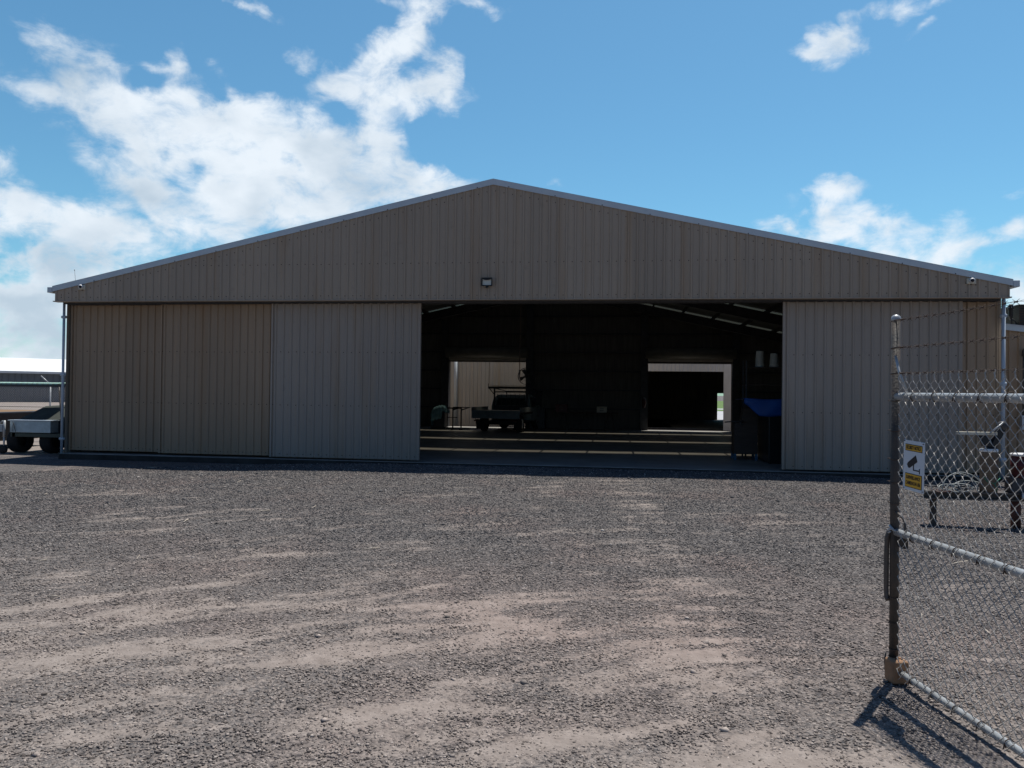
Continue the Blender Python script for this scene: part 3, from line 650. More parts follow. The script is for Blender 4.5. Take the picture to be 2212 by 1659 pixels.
m = MB(); m.tube([(-10.73, .5, 4.0), (-10.76, .5, 4.18)], .006, 6); m.tube([(-10.76, .5, 4.18), (-10.80, .5, 4.55)], .0035, 6); m.tube([(-10.80,.5,4.53),(-10.802,.5,4.56)], .008, 6)
tag(m.build('aerial', 'galv_dull'), 'thin whip aerial standing on the left roof corner', 'aerial')

# ------------------------------------------------------------------ inside the hangar
def ute():
    U = empty('utility_truck', (-2.06, 13.2, 0), 'dark flat-tray utility truck with a ladder rack parked inside the hangar', 'utility truck', rz=R(-8.5))
    # origin: rear centre of tray on the floor, +y forward
    pr = [(.62, .45), (.62, .8), (.83, .8)]
    m = MB(); m.box(-1.0, 1.0, 0.05, 2.15, .78, .86); 
    for y in (.2, .7, 1.2, 1.7, 2.1): m.box(-.98, .98, y-.03, y+.03, .72, .78)
    m.build('tray', 'steel', U)
    grey = mat('grey_green_metal', (.20, .23, .235), .55, .1, .2, 4)
    m = MB(); m.box(-1.0, 1.0, .0, .035, .55, .88)
    for k in range(5): m.box(-.98, .98, -.012, 0, .58+k*.06, .60+k*.06)
    tgt = m.build('tailgate', grey, U)
    for a_, b_ in ((-.42, -.20), (.28, .42)): m = MB(); m.box(a_, b_, -.02, -.012, .80, .82); m.build('latch', 'galv_dull', tgt)
    m = MB(); m.box(-.6, .6, .3, 3.6, .30, .46); m.build('underbody', 'black', U)
    for s in (-1, 1):
        m = MB(); m.box(min(s*1.0, s*1.03), max(s*1.0, s*1.03), .05, 2.15, .82, 1.0); m.build('side_board', grey, U)
        m = MB(); m.box(s*.78-.11, s*.78+.11, -.02, .02, .44, .50); m.build('tail_light', mat('tail_light_lens', (.07, .01, .01), .3), U)
        m = MB(); m.tube([(s*.72, .05, .40), (s*.72, 3.9, .42)], .04, 8); m.build('chassis_rail', 'steel', U)
    m = MB(); m.lathe([(.005, -.06), (.07, -.05), (.09, 0), (.07, .04)], (.80, 4.80, .78), 14, 0, 'y'); m.build('headlight', 'galv', U)
    # cab: lofted profile
    P = []; prof = [(2.25, .45, .86), (2.25, 1.0, .88), (2.32, 1.32, .82), (2.55, 1.50, .70), (3.05, 1.52, .68), (3.45, 1.38, .74), (3.85, 1.03, .84), (4.65, .93, .80), (4.85, .75, .78), (4.88, .42, .76)]
    m = MB(); n_ = []
    for (y, z, w) in prof: n_.append(m.pts([(-w, y, z), (w, y, z)]))
    for a_, b_ in zip(n_, n_[1:]): m.face((a_, a_+1, b_+1, b_), 0)
    bt = []
    for (y, z, w) in prof: bt.append(m.pts([(-w*.98 if z < 1.1 else -.86, y, .42), (w*.98 if z < 1.1 else .86, y, .42)]))
    for i_ in range(len(prof)-1):
        for k in (0, 1): m.face((n_[i_]+k, n_[i_+1]+k, bt[i_+1]+k, bt[i_]+k), 0)
    cab = m.build('cab', mat('cab_paint', (.22, .26, .25), .3, 0, .1, 3), U)
    for q, (x0, x1) in enumerate(((-.6, .6),)):
        m = MB(); m.hexa([(-.66, 2.235, 1.06), (.66, 2.235, 1.06), (.66, 2.25, 1.06), (-.66, 2.25, 1.06), (-.6, 2.30, 1.36), (.6, 2.30, 1.36), (.6, 2.315, 1.36), (-.6, 2.315, 1.36)])
        m.build('rear_window', mat('dark_window', (.03, .05, .045), .08, 0, .2, 6), cab)
    for s in (-1, 1):
        m = MB(); n1_ = m.pts([(s*.875, 2.45, 1.05), (s*.86, 3.75, 1.05), (s*.76, 3.40, 1.34), (s*.74, 2.6, 1.42)]); m.face((n1_, n1_+1, n1_+2, n1_+3)); o = m.build('side_window', 'lens', cab)
        m = MB(); m.box(s*.93-.07, s*.93+.07, 3.55, 3.63, 1.05, 1.2); m.build('wing_mirror', 'black', cab)
        for (y, st) in ((.95, 0), (3.75, -18)):
            w = bpy.data.objects.new('wheel', None); COL.objects.link(w); w.parent = U; w.location = (s*.76, y, .33); w.rotation_euler = (0, 0, R(st))
            m = MB(); m.lathe([(.20, -.10), (.30, -.11), (.33, -.08), (.335, 0), (.33, .08), (.30, .11), (.20, .10)], (0, 0, 0), 26, 0, 'x', cap=False); m.build('tyre', 'rubber', w)
            m = MB(); m.lathe([(.2, s*.09), (.19, s*.06), (.07, s*.05), (.05, s*.085), (.01, s*.09)], (0, 0, 0), 20, 0, 'x', cap=False)
            for k in range(5):
                a_ = k*2*math.pi/5; m.tube([(s*.075, .05*math.cos(a_), .05*math.sin(a_)), (s*.085, .19*math.cos(a_), .19*math.sin(a_))], .022, 6)
            m.build('rim', mat('wheel_rim', (.6, .6, .6), .35, .3), w)
        # rack posts and diagonal stays
    m = MB()
    for s in (-1, 1):
        m.box(s*.72-.03, s*.72+.03, 2.12, 2.18, .86, 1.78); m.box(s*.8-.02, s*.8+.02, 4.2, 4.26, .95, 1.66)
    m.box(-1.0, 1.0, 2.11, 2.19, 1.76, 1.85); m.box(-.86, .86, 4.2, 4.26, 1.62, 1.68)
    m.box(-.75, .75, 2.13, 2.17, 1.60, 1.65)
    for s in (-1, 1):
        m.tube([(s*.98, 2.15, 1.80), (s*.72, 2.15, 1.50)], .02, 6); m.tube([(s*1.0, 2.15, 1.80), (s*1.0, 2.15, 1.98)], .012, 6)
        m.tube([(s*.80, 2.15, 1.80), (s*.80, 4.23, 1.66)], .02, 6)
    m.build('ladder_rack', 'steel', U)
    m = MB(); m.box(-.70, .70, 2.155, 2.175, .86, 1.05)
    for k in range(7): m.box(-.6+k*.2-.008, -.6+k*.2+.008, 2.16, 2.172, 1.05, 1.55)
    m.build('headboard', 'steel', U)
    m = MB(); m.tube([(-.9, .35, .12), (-.9, .3, .40), (-.88, .05, .62)], .012, 6); m.build('exhaust_bracket', 'rubber', U)
    for s in (-1, 1):
        m = MB(); m.box(s*.8-.17, s*.8+.17, .50, .53, .10, .50); m.build('mudflap', 'rubber', U)
ute()
# pipe stand and draped cloth at left
st = empty('steel_trestle', (-4.0, 15, 0), 'dark welded steel trestle with angled arms by the left roller door', 'trestle')
m = MB()
for x in (-.17, .19):
    m.box(x-.025, x+.025, -.025, .025, 0, .93); m.box(x-.02, x+.02, -.3, .3, 0, .04)
    m.hexa([(x, -.02, .80), (x+.36, -.02, .93), (x+.36, .02, .93), (x, .02, .80), (x, -.02, .87), (x+.40, -.02, .965), (x+.40, .02, .965), (x, .02, .87)])
    m.box(x, x+.40, -.02, .02, .93, .965)
m.box(-.42, .2, -.02, .02, .88, .94); m.box(-.42, .02, -.02, .02, .50, .53); m.box(-.45, .55, -.2, .2, .03, .07)
m.build('frame', 'steel', st)
dr = empty('draped_machine', (-4.78, 15, 0), 'teal cloth thrown over a dark upright machine left of the trestle', 'machine')
m = MB(); m.box(-.12, .30, -.25, .25, 0, .88); m.box(-.3, .35, -.28, .28, 0, .10); bevel(m.build('machine_body', 'darkpaint', dr), .02)
gxn, gyn = 26, 22; m = MB()
for j_ in range(gyn):
    for i_ in range(gxn):
        u = i_/(gxn-1)*2-1; v = j_/(gyn-1)*2-1
        x = .06+u*.36; y = v*.36
        ex = max(0, abs(u)-.55)/.45; ey = max(0, abs(v)-.6)/.4
        drop = max(ex*(.75 if u < 0 and abs(v) < .6 else .22), ey*.55*(1 if u < .3 else .4))
        z = .95+.06*math.sin(u*2.6+1)-drop+.02*math.sin(i_*1.7+j_*.9)+.015*math.sin(j_*2.3)
        x2 = .06+(u if abs(u) < .7 else math.copysign(.7+(abs(u)-.7)*.35, u))*.42+.018*math.sin(j_*1.9)*ex
        y2 = (v if abs(v) < .7 else math.copysign(.7+(abs(v)-.7)*.3, v))*.40+.022*math.sin(i_*1.6)*max(ey, .3)
        m.v.append((x2, y2, z))
for j_ in range(gyn-1):
    for i_ in range(gxn-1): q = j_*gxn+i_; m.face((q, q+1, q+gxn+1, q+gxn), 0, True)
o = m.build('cloth_cover', 'teal', dr); s_ = o.modifiers.new('s', 'SOLIDIFY'); s_.thickness = .006
# fan on a column
fn = empty('wall_fan', (-1.33, 17.45, 2.35), 'large round caged fan on the column beside the left roller door', 'fan')
m = MB()
for rr_ in (.37, .36): pass
ring = lambda r_, y_, k_=28: [(r_*math.cos(a), y_, r_*math.sin(a)) for a in np.linspace(0, 2*math.pi, k_)]
m.tube(ring(.375, -.05), .012, 6, cap=False); m.tube(ring(.375, .08), .012, 6, cap=False); m.tube(ring(.2, -.12), .004, 5, cap=False)
for a in np.linspace(0, 2*math.pi, 25)[:-1]: m.tube([(.37*math.cos(a), -.05, .37*math.sin(a)), (.2*math.cos(a), -.12, .2*math.sin(a)), (.05*math.cos(a), -.13, .05*math.sin(a))], .003, 4)
m.build('cage', 'steel', fn)
m = MB()
for k in range(4):
    a = k*math.pi/2+.4; c_, s_ = math.cos(a), math.sin(a)
    m.hexa([(c_*.05-s_*.03, -.02, s_*.05+c_*.03), (c_*.33-s_*.11, -.04, s_*.33+c_*.11), (c_*.33+s_*.08, .03, s_*.33-c_*.08), (c_*.05+s_*.03, .01, s_*.05-c_*.03),
            (c_*.05-s_*.03, -.015, s_*.05+c_*.03), (c_*.33-s_*.11, -.035, s_*.33+c_*.11), (c_*.33+s_*.08, .035, s_*.33-c_*.08), (c_*.05+s_*.03, .015, s_*.05-c_*.03)])
m.build('blades', mat('fan_blade', (.10, .10, .10), .5), fn)
m = MB(); m.lathe([(.07, -.06), (.09, 0), (.08, .14)], (0, 0, 0), 16, 0, 'y'); m.tube([(0, .1, 0), (.1, .1, 0)], .03, 8); m.build('motor', 'steel', fn)
# hanging pull cord
m = MB(); xc, yc = -.06, 5.0; m.tube([(xc, yc, roofz(xc)-.1), (xc+.01, yc, 3.4), (xc-.004, yc, 2.75), (xc+.006, yc, 2.25)], .010, 6)
cord = empty('hanging_hose', (0, 0, 0), 'thin hose hanging straight down from the hangar roof in the opening', 'hose')
m.build('hose', mat('cord', (.10, .065, .05), .7), cord); m = MB(); m.tube([(xc+.006, yc, 2.26), (xc+.006, yc, 2.05)], .026, 8, r1=.012); m.build('end_fitting', 'steel', cord)
# bench and clutter along the back wall
wb = empty('trestle_bench', (1.5, 16.6, 0), 'long low bench on splayed trestle legs along the dark back wall', 'bench')
m = MB(); m.box(-1.3, 1.3, -.35, .35, .74, .78); m.build('bench_top', 'ply', wb)
for x in (-1.05, -.1, .95):
    for s in (-1, 1):
        m = MB(); m.tube([(x+s*.05, 0, .74), (x+s*.24, -.3, 0)], .018, 6); m.build('leg', 'galv_dull', wb)
for (nm, x, y, z, sx_, sy_, sz_, mt_, lab, cat) in (
    ('tool_chest', .35, 16.6, .78, .26, .2, .34, 'red', 'red tool chest standing on the trestle bench', 'tool chest'),
    ('plastic_crate', 2.1, 16.6, .78, .22, .2, .26, 'cream', 'pale square crate at the right end of the trestle bench', 'crate'),
    ('steel_drawer_cabinet', -.75, 17.0, 0, .35, .3, .95, 'darkpaint', 'dark drawer cabinet on the floor behind the truck', 'cabinet')):
    o = empty(nm, (x, y, z), lab, cat)
    m = MB(); m.box(-sx_, sx_, -sy_, sy_, .0, sz_*.9 if nm != 'tool_chest' else sz_*.75); bevel(m.build('case', mt_, o), .01)
    m = MB(); m.box(-sx_-.01, sx_+.01, -sy_-.01, sy_+.01, sz_*.9 if nm != 'tool_chest' else sz_*.75, sz_); bevel(m.build('lid', mt_, o), .01)
    for q in range(2): m = MB(); m.box(-.08, .08, -sy_-.03, -sy_-.012, sz_*(.3+.3*q), sz_*(.3+.3*q)+.02); m.build('handle', 'galv_dull', o)
ex = empty('fire_extinguisher', (3.93, 17.4, 1.0), 'red fire extinguisher hung on the column by the right roller door', 'fire extinguisher')
m = MB(); m.lathe([(.02, 0), (.075, .01), (.08, .04), (.08, .32), (.06, .38), (.02, .41)], (0, 0, 0), 16); m.build('cylinder', 'red', ex)
m = MB(); m.tube([(.0, 0, .40), (.0, -.02, .46), (.07, -.06, .42), (.10, -.08, .2), (.03, -.1, .02)], .012, 6); m.build('hose', 'hose', ex)
m = MB(); m.box(-.02, .02, .06, .15, .15, .30); m.build('bracket', 'steel', ex)
# things behind the right door leaf
bn = empty('timber_bin', (5.93, 2.7, 0), 'brown plywood bin on blue legs inside the right side of the opening', 'bin')
m = MB(); m.hexa([(-.28, -.15, .14), (.28, -.15, .14), (.28, .35, .14), (-.28, .35, .14), (-.28, -.15, .92), (.28, -.15, .92), (.28, .35, .92), (-.28, .35, .92)])
m.hexa([(-.12, -.12, .92), (.28, -.12, .92), (.28, .3, .92), (-.12, .3, .92), (-.05, -.1, 1.30), (.28, -.1, 1.30), (.28, .28, 1.30), (-.05, .28, 1.30)]); bevel(m.build('panel_box', 'ply', bn), .006)
for (x, y) in ((-.26, -.13), (.25, -.13), (-.26, .32), (.25, .32)):
    m = MB(); m.box(x-.03, x+.03, y-.03, y+.03, 0, .15); o = m.build('leg', 'bluepaint', bn)
m = MB(); m.tube([(-.52, -.17, .93), (-.3, -.17, .955), (-.05, -.17, .96)], .016, 7); m.tube([(-.15,-.17,.95),(-.1,-.17,.85)], .02, 7); m.build('tap_pipe', 'galv_dull', bn)
bt_ = empty('tarp_covered_hopper', (6.45, 2.0, 0), 'bright blue tarpaulin stretched over a dark hopper behind the right door leaf', 'covered hopper')
m = MB(); m.box(-.16, 1.2, -.4, 1.0, 0, 1.15); bevel(m.build('hopper_body', 'black', bt_), .02)
m = MB(); nx_, ny_ = 24, 8
F0 = [(-.73, 1.53), (1.3, 1.50)]
def tarp_low(x): return 1.42 if x < -.7 else (1.42-(x+.7)*.95 if x < -.38 else 1.12+.01*math.sin(x*9))
for j_ in range(ny_):
    for i_ in range(nx_):
        x = -.73+i_/(nx_-1)*2.03; t_ = j_/(ny_-1); zt_ = 1.53-.01*(x+.73)+.008*math.sin(x*7)
        z = zt_+(tarp_low(x)-zt_)*t_; m.v.append((x, -.43-.02*math.sin(t_*3)-.012*math.sin(x*11+t_*4), z))
for j_ in range(ny_-1):
    for i_ in range(nx_-1): q = j_*nx_+i_; m.face((q, q+1, q+nx_+1, q+nx_), 0, True)
n0 = len(m.v)
for i_ in range(nx_):
    x = -.73+i_/(nx_-1)*2.03; m.v.append((x, 1.0, 1.5))
for i_ in range(nx_-1): m.face((i_, i_+1, n0+i_+1, n0+i_), 0, True)
o = m.build('tarpaulin', 'blue', bt_); s_ = o.modifiers.new('s', 'SOLIDIFY'); s_.thickness = .006
sf = empty('storage_shelf', (6.5, 3.6, 0), 'tall dark storage shelf standing behind the blue tarpaulin', 'shelf')
m = MB()
for x in (-.45, .7):
    for y in (-.25, .25): m.box(x-.02, x+.02, y-.02, y+.02, 0, 2.5)
m.build('upright', 'steel', sf)
for z in (.6, 1.3, 1.9, 2.34):
    m = MB(); m.box(-.45, .7, -.25, .25, z-.03, z); m.build('shelf_board', 'ply', sf)
for i_, (x, lab) in enumerate(((6.42, 'milky plastic drum upside down on the top shelf, left of the pair'), (6.78, 'shorter milky plastic drum upside down on the top shelf by the door edge'))):
    o = empty('plastic_drum', (x, 3.55, 2.341), lab, 'plastic drum', 'drums on the storage shelf')
    h_ = .42 if i_ == 0 else .36
    m = MB(); m.lathe([(.11, 0), (.108, h_*.5), (.095, h_*.96), (.088, h_)], (0, 0, 0), 18); m.build('drum_body', 'bucket', o)
    m = MB(); m.lathe([(.115, 0.02), (.118, .04), (.115, .06)], (0, 0, 0), 18, cap=False); m.build('rim', 'bucket', o)

# ------------------------------------------------------------------ second hangar behind
H2 = empty('rear_hangar', (0, 0, 0), 'tan corrugated shed seen through the roller doors behind the hangar', 'shed')
m = MB(); y2 = 20.0
for a_, b_, z0 in ((-12, 2.5, -.1), (2.5, 7.70, 2.76), (7.70, 13, -.1)): sheet(m, a_, b_, y2, z0, 3.9, phase=.03)
m.build('front_wall', 'clad_pale', H2)
m = MB(); m.box(-3.4, -1.2, y2-.12, y2-.04, 1.95, 3.5); sheet(m, -3.4, -1.2, y2-.125, 1.95, 3.5); m.build('lapped_panel', 'clad_pale', H2)
m = MB(); m.tube([(-5.1, y2-.1, -.05), (-5.1, y2-.1, 3.8)], .09, 12); m.build('downpipe', 'flash', H2)
trim_ = mat('white_trim_sheet', (.74, .75, .76), .5, 0, .06, 3)
m = MB(); m.box(7.695, 8.06, y2-.06, y2-.032, -.05, 3.1); m.build('door_jamb', trim_, H2)
m = MB(); sheet(m, 2.5, 7.69, y2-.036, 2.70, 3.12, phase=.03); m.build('door_header', trim_, H2)
m = MB(); m.box(-12, 13, y2-.1, 34, 3.9, 4.0); m.build('roof', 'roof', H2)
m = MB(); m.box(2.4, 2.5, y2+.05, 34, 0, 3.9)
m.box(-12, 9.17, 33.9, 34, 0, 3.9); m.box(9.56, 13, 33.9, 34, 0, 3.9); m.box(9.17, 9.56, 33.9, 34, 1.72, 3.9); m.box(13, 13.05, y2+.1, 34, 0, 3.9); m.box(-12.05, -12, y2+.1, 34, 0, 3.9)
m.build('inner_wall', 'inwall', H2)
m = MB(); m.box(2.5, 13, y2+.02, 34, -.02, .0); m.build('floor', 'under', H2)
# what shows beyond: apron, grass
def flat(name, x0, x1, y0, y1, z, mt_):
    m = MB(); n_ = m.pts([(x0,y0,z),(x1,y0,z),(x1,y1,z),(x0,y1,z)]); m.face((n_,n_+1,n_+2,n_+3)); return tag(m.build(name, mt_), kind='structure')
flat('apron', -8, 60, 34.2, 62, .006, 'apron'); flat('grass_field', -8, 300, 62.1, 200, .012, 'grass'); flat('taxiway', -8, 300, 70, 76, .018, 'apron')
# ------------------------------------------------------------------ lean-to at the right
LT = empty('lean_to', (0, 0, 0), 'tan corrugated lean-to with a pale fascia against the right side of the hangar', 'lean-to')
def ltz(x): return 3.17-(x-10.9)*.115
m = MB(); sheet(m, 10.72, 16.5, .5, -.08, lambda x: ltz(x)-.09, pitch=.19, phase=.09); screws(m, 10.8, 16.4, .5, 2.2, phase=.09); screws(m, 10.8, 16.4, .5, 1.2, phase=.09)
m.build('front_wall', ['clad_brown', 'screw'], LT)
m = MB(); P = []
for z in (-.11, 0.0):
    P += [(10.72, .42, ltz(10.72)+z), (16.6, .42, ltz(16.6)+z), (16.6, .46, ltz(16.6)+z), (10.72, .46, ltz(10.72)+z)]
m.hexa(P); m.build('fascia', 'flash', LT)
m = MB(); P = []
for z in (.001, .02):
    P += [(10.7, .40, ltz(10.7)+z), (16.65, .40, ltz(16.65)+z), (16.65, 9, ltz(16.65)+z), (10.7, 9, ltz(10.7)+z)]
m.hexa(P); m.build('roof', 'roof', LT)
m = MB(); m.box(16.45, 16.5, .52, 9, -.08, 2.5); m.build('side_wall', 'clad', LT)
mb_e = empty('meter_pipe', (11.25, .40, 0), 'grey conduit with a rounded head on the lean-to wall', 'conduit')
m = MB(); m.tube([(0, 0, 1.0), (0, 0, 2.55)], .022, 10); m.tube([(0, 0, 2.5), (0, -.02, 2.62), (.05, -.04, 2.66)], .045, 10)
m.build('pipe', 'galv_dull', mb_e); m = MB(); m.box(-.04, .12, -.03, .09, .95, 1.25); m.build('junction_box', 'flash', mb_e)
ac = empty('evaporative_cooler', (11.62, .95, 3.09), 'dark slatted cooler box standing on the lean-to roof', 'air cooler')
m = MB(); m.box(-.37, .5, -.35, .45, .0, .50); m.box(-.39, .52, -.37, .47, .50, .53); bevel(m.build('casing', 'canvas', ac), .01)
m = MB()
for k in range(9): m.box(-.37, .5, -.366, -.351, .04+k*.052, .062+k*.052)
for k in range(8): m.box(-.37+k*.12, -.36+k*.12, -.374, -.367, .02, .5)
m.build('louvre', 'ply', ac)
lp = empty('roof_lamp', (11.09, .6, 3.13), 'black bulbous lamp on a bent stalk above the lean-to roof', 'lamp')
m = MB(); m.tube([(0, 0, 0), (.01, 0, .15), (.0, 0, .22)], .022, 8); m.tube([(.02, 0, .18), (.10, 0, .10), (.16, .2, .06)], .014, 8); m.build('stalk', 'black', lp)
m = MB(); m.lathe([(.01, .16), (.03, .18), (.04, .28), (.04, .36), (.055, .40), (.055, .45), (.035, .49), (.005, .5)], (-.005, 0, 0), 14); m.build('lamp_head', 'black', lp)
m = MB()
for q in range(14):
    a = q*.9; z = .38+.008*q; m.lathe([(.008, 0), (.008, .012)], (-.005+.056*math.cos(a), .056*math.sin(a), z), 5)
m.build('stud', 'galv', lp)

# ------------------------------------------------------------------ work stand at the right
BY = -6.8
ws = empty('steel_work_stand', (7.2, BY, 0), 'low rusty steel beam on two legs standing on the gravel behind the gate', 'work stand')
m = MB(); m.box(-.60, 1.0, -.09, .09, .415, .435); m.box(-.60, 1.0, -.09, .09, .335, .352); m.box(-.60, 1.0, -.01, .01, .352, .415); m.build('beam', 'galv_dull', ws)
m = MB(); m.box(-.515, -.455, -.03, .03, 0, .335); m.box(-.56, -.42, -.08, .08, 0, .012); m.build('leg', mat('rusty_leg', (.10, .075, .06), .8, .2, .4, 20, bump=.4), ws)
m = MB(); m.tube([(.48, 0, 0), (.48, 0, .335)], .058, 14); m.build('leg', mat('red_brown_leg', (.13, .05, .035), .7, .1, .5, 8, bump=.3), ws)
sp_ = empty('timber_chopping_post', (7.365, BY, .436), 'brown round timber post with a pale top standing on the steel work stand', 'timber post')
m = MB(); m.lathe([(.095, 0), (.1, .05), (.098, .48), (.1, .50)], (0, 0, 0), 22); m.build('post', 'wood', sp_)
m = MB(); m.lathe([(.101, .50), (.103, .505), (.102, .53), (.09, .537)], (0, 0, 0), 22); m.build('top_plate', 'white', sp_)
vc = empty('bench_vice', (7.365, BY, .974), 'dark bench vice gripping a horizontal plank above the timber post', 'vice')
m = MB(); m.box(-.05, .08, -.05, .05, 0, .02); m.hexa([(-.07, -.04, .02), (.06, -.04, .02), (.06, .04, .02), (-.07, .04, .02), (-.13, -.035, .16), (-.03, -.035, .16), (-.03, .035, .16), (-.13, .035, .16)])
m.hexa([(.0, -.045, .02), (.08, -.045, .02), (.08, .045, .02), (.0, .045, .02), (.10, -.04, .26), (.19, -.04, .26), (.19, .04, .26), (.10, .04, .26)]); bevel(m.build('vice_body', 'black', vc), .008)
m = MB(); m.lathe([(.01, -.05), (.05, -.045), (.055, 0), (.05, .045), (.01, .05)], (.155, 0, .29), 14, 0, 'y'); m.build('swivel_head', 'steel', vc)
m = MB(); m.tube([(-.02, -.06, .19), (.14, -.06, .33)], .011, 8); m.build('handle', 'galv', vc)
m = MB(); m.box(-.37, .08, -.045, .045, .17, .205); m.build('plank', 'cream', vc)
m = MB(); m.tube([(-.10,0,.205),(-.09,0,.235),(-.06,0,.24),(-.04,0,.22),(-.05,0,.205)], .007, 6); m.build('clip', 'steel', vc)
dm_ = empty('red_drum', (7.79, BY, .436), 'small dark red metal drum on the right end of the steel work stand', 'drum')
m = MB(); m.lathe([(.16, .19), (.165, .2), (.16, .22), (.16, .32), (.166, .33), (.16, .34), (.16, .46)], (0, 0, 0), 26); m.build('drum_shell', 'red', dm_)
m = MB(); m.lathe([(.163, .455), (.168, .46), (.166, .48), (.15, .485)], (0, 0, 0), 26); m.build('lid', 'white', dm_)
m = MB(); m.box(-.20, .2, -.1, .1, .0, .19); bevel(m.build('cradle', 'steel', dm_), .01)
hs = empty('coiled_hose', (7.02, BY-.02, .45), 'loose coil of pale hose draped on the steel work stand', 'hose')
m = MB()
for (rx, rz, cx, cz, t0, t1, yo) in ((.22, .20, .0, .0, .1, 3.2, 0), (.25, .22, .02, .0, .0, 3.0, -.03), (.2, .07, .12, .04, .0, 6.3, .03), (.17, .05, -.02, .03, 0, 6.3, -.05), (.12, .03, -.13, .03, 0, 6.3, .02)):
    m.tube([(cx+rx*math.cos(t_), yo+.05*math.sin(t_*1.3), cz+rz*abs(math.sin(t_)) if rz > .1 else cz+rz*math.sin(t_)) for t_ in np.linspace(t0, t1, 22)], .006, 6)
m.build('hose', 'hose', hs)
gh = empty('green_hose', (7.33, BY-.11, .5), 'thin green hose looped against the timber post', 'hose')
m = MB(); m.tube([(-.08, 0, .14), (-.03, -.01, .07), (.05, -.01, .05), (.12, 0, .12)], .005, 6); m.tube([(.05, -.01, .05), (.08, -.02, -.02), (.06, 0, -.06)], .005, 6); m.build('hose', 'greenhose', gh)
tr_ = empty('metal_tray', (7.80, BY-.13, .36), 'pale blue folded metal plate at the right end of the work stand', 'metal plate')
m = MB(); m.box(-.115, .2, -.03, .0, .02, .09); m.box(-.115, .2, -.06, -.03, .015, .03); bevel(m.build('plate', 'signwhite', tr_), .003)
rb = empty('red_cable', (6.75, BY-.1, .445), 'short red cable lying on the left end of the work stand', 'cable')
m = MB(); m.tube([(-.1, 0, .0), (-.04, 0, .012), (.03, .01, .0), (.09, 0, .01)], .006, 6); m.tube([(-.08, 0, .0), (.0, -.03, -.02), (.12, -.03, .0)], .004, 6); m.build('cable', 'red', rb)
sc_ = empty('scrap_pile', (6.95, BY+.03, .436), 'dark steel offcuts and fittings lying in a jumble on the work stand', 'scrap metal')
m = MB()
for k in range(16):
    x, y, a_ = rng.uniform(-.28, .30), rng.uniform(-.06, .06), rng.uniform(0, 3.1); L_ = rng.uniform(.03, .11); z = rng.uniform(.012, .06)
    m.tube([(x-L_*math.cos(a_), y-.3*L_*math.sin(a_), z), (x+L_*math.cos(a_), y+.3*L_*math.sin(a_), z+rng.uniform(-.008, .03))], rng.uniform(.006, .018), 6)
tag(m.build('offcut', 'steel', sc_), kind='stuff')
# weeds at the corner
m = MB()
for k in range(130):
    x, y = 10.85+rng.normal(0, .12), -.32+rng.normal(0, .1); h_ = rng.uniform(.05, .19); a_ = rng.uniform(0, 6.28); z = gz(x, y)
    dx, dy = math.cos(a_)*.05, math.sin(a_)*.05; n_ = m.pts([(x-.006, y, z), (x+.006, y, z), (x+dx, y+dy, z+h_)]); m.face((n_, n_+1, n_+2))
tag(m.build('weed_tuft', mat('weed', (.16, .19, .05), .8, 0, .3, 10)), 'small yellow green weeds growing by the right downpipe', 'weeds', kind='stuff')

# ------------------------------------------------------------------ gate in the foreground
ga = R(-79); gd = Vector((math.cos(ga), math.sin(ga), 0)); gn = Vector((gd.y, -gd.x, 0))   # gn points to the camera side
G0 = Vector((4.319, -12.527, 0)); GL = 3.3
GM = Matrix(((gd.x, gn.x, 0, G0.x), (gd.y, gn.y, 0, G0.y), (0, 0, 1, 0), (0, 0, 0, 1)))
gate = empty('chain_link_gate', G0, 'open chain link gate on galvanised pipe with barbed wire on top at the right', 'gate')
gate.rotation_euler = (0, 0, ga)
# local frame: +x along the leaf towards its hinge, -y (right-handed) = away... rotate: y local = (-sin,cos)
def lg(s, n, z): return (s, -n, z)          # n > 0 is the side facing the camera
m = MB(); m.tube([lg(0, 0, .012), lg(0, 0, 2.04)], .0245, 18); m.build('end_post', mat('dark_weathered_pipe', (.045, .052, .058), .6, .1, .3, 9, bump=.3, bscale=80, col2=(.085, .068, .055)), gate)
m = MB(); m.lathe([(.027, 2.03), (.027, 2.045), (.022, 2.06), (.012, 2.068), (.002, 2.07)], (0, 0, 0), 18); m.build('post_cap', 'galv', gate)
m = MB(); m.tube([lg(GL, 0, .012), lg(GL, 0, 2.04)], .0245, 18); m.build('hinge_post', 'galv_dull', gate)
for z, r_ in ((.068, .0175), (.84, .0215), (1.605, .0215)):
    m = MB(); m.tube([lg(.02, 0, z), lg(1.2, 0, z-.004), lg(GL-.02, 0, z)], r_, 16); o = m.build('rail', 'galv', gate)
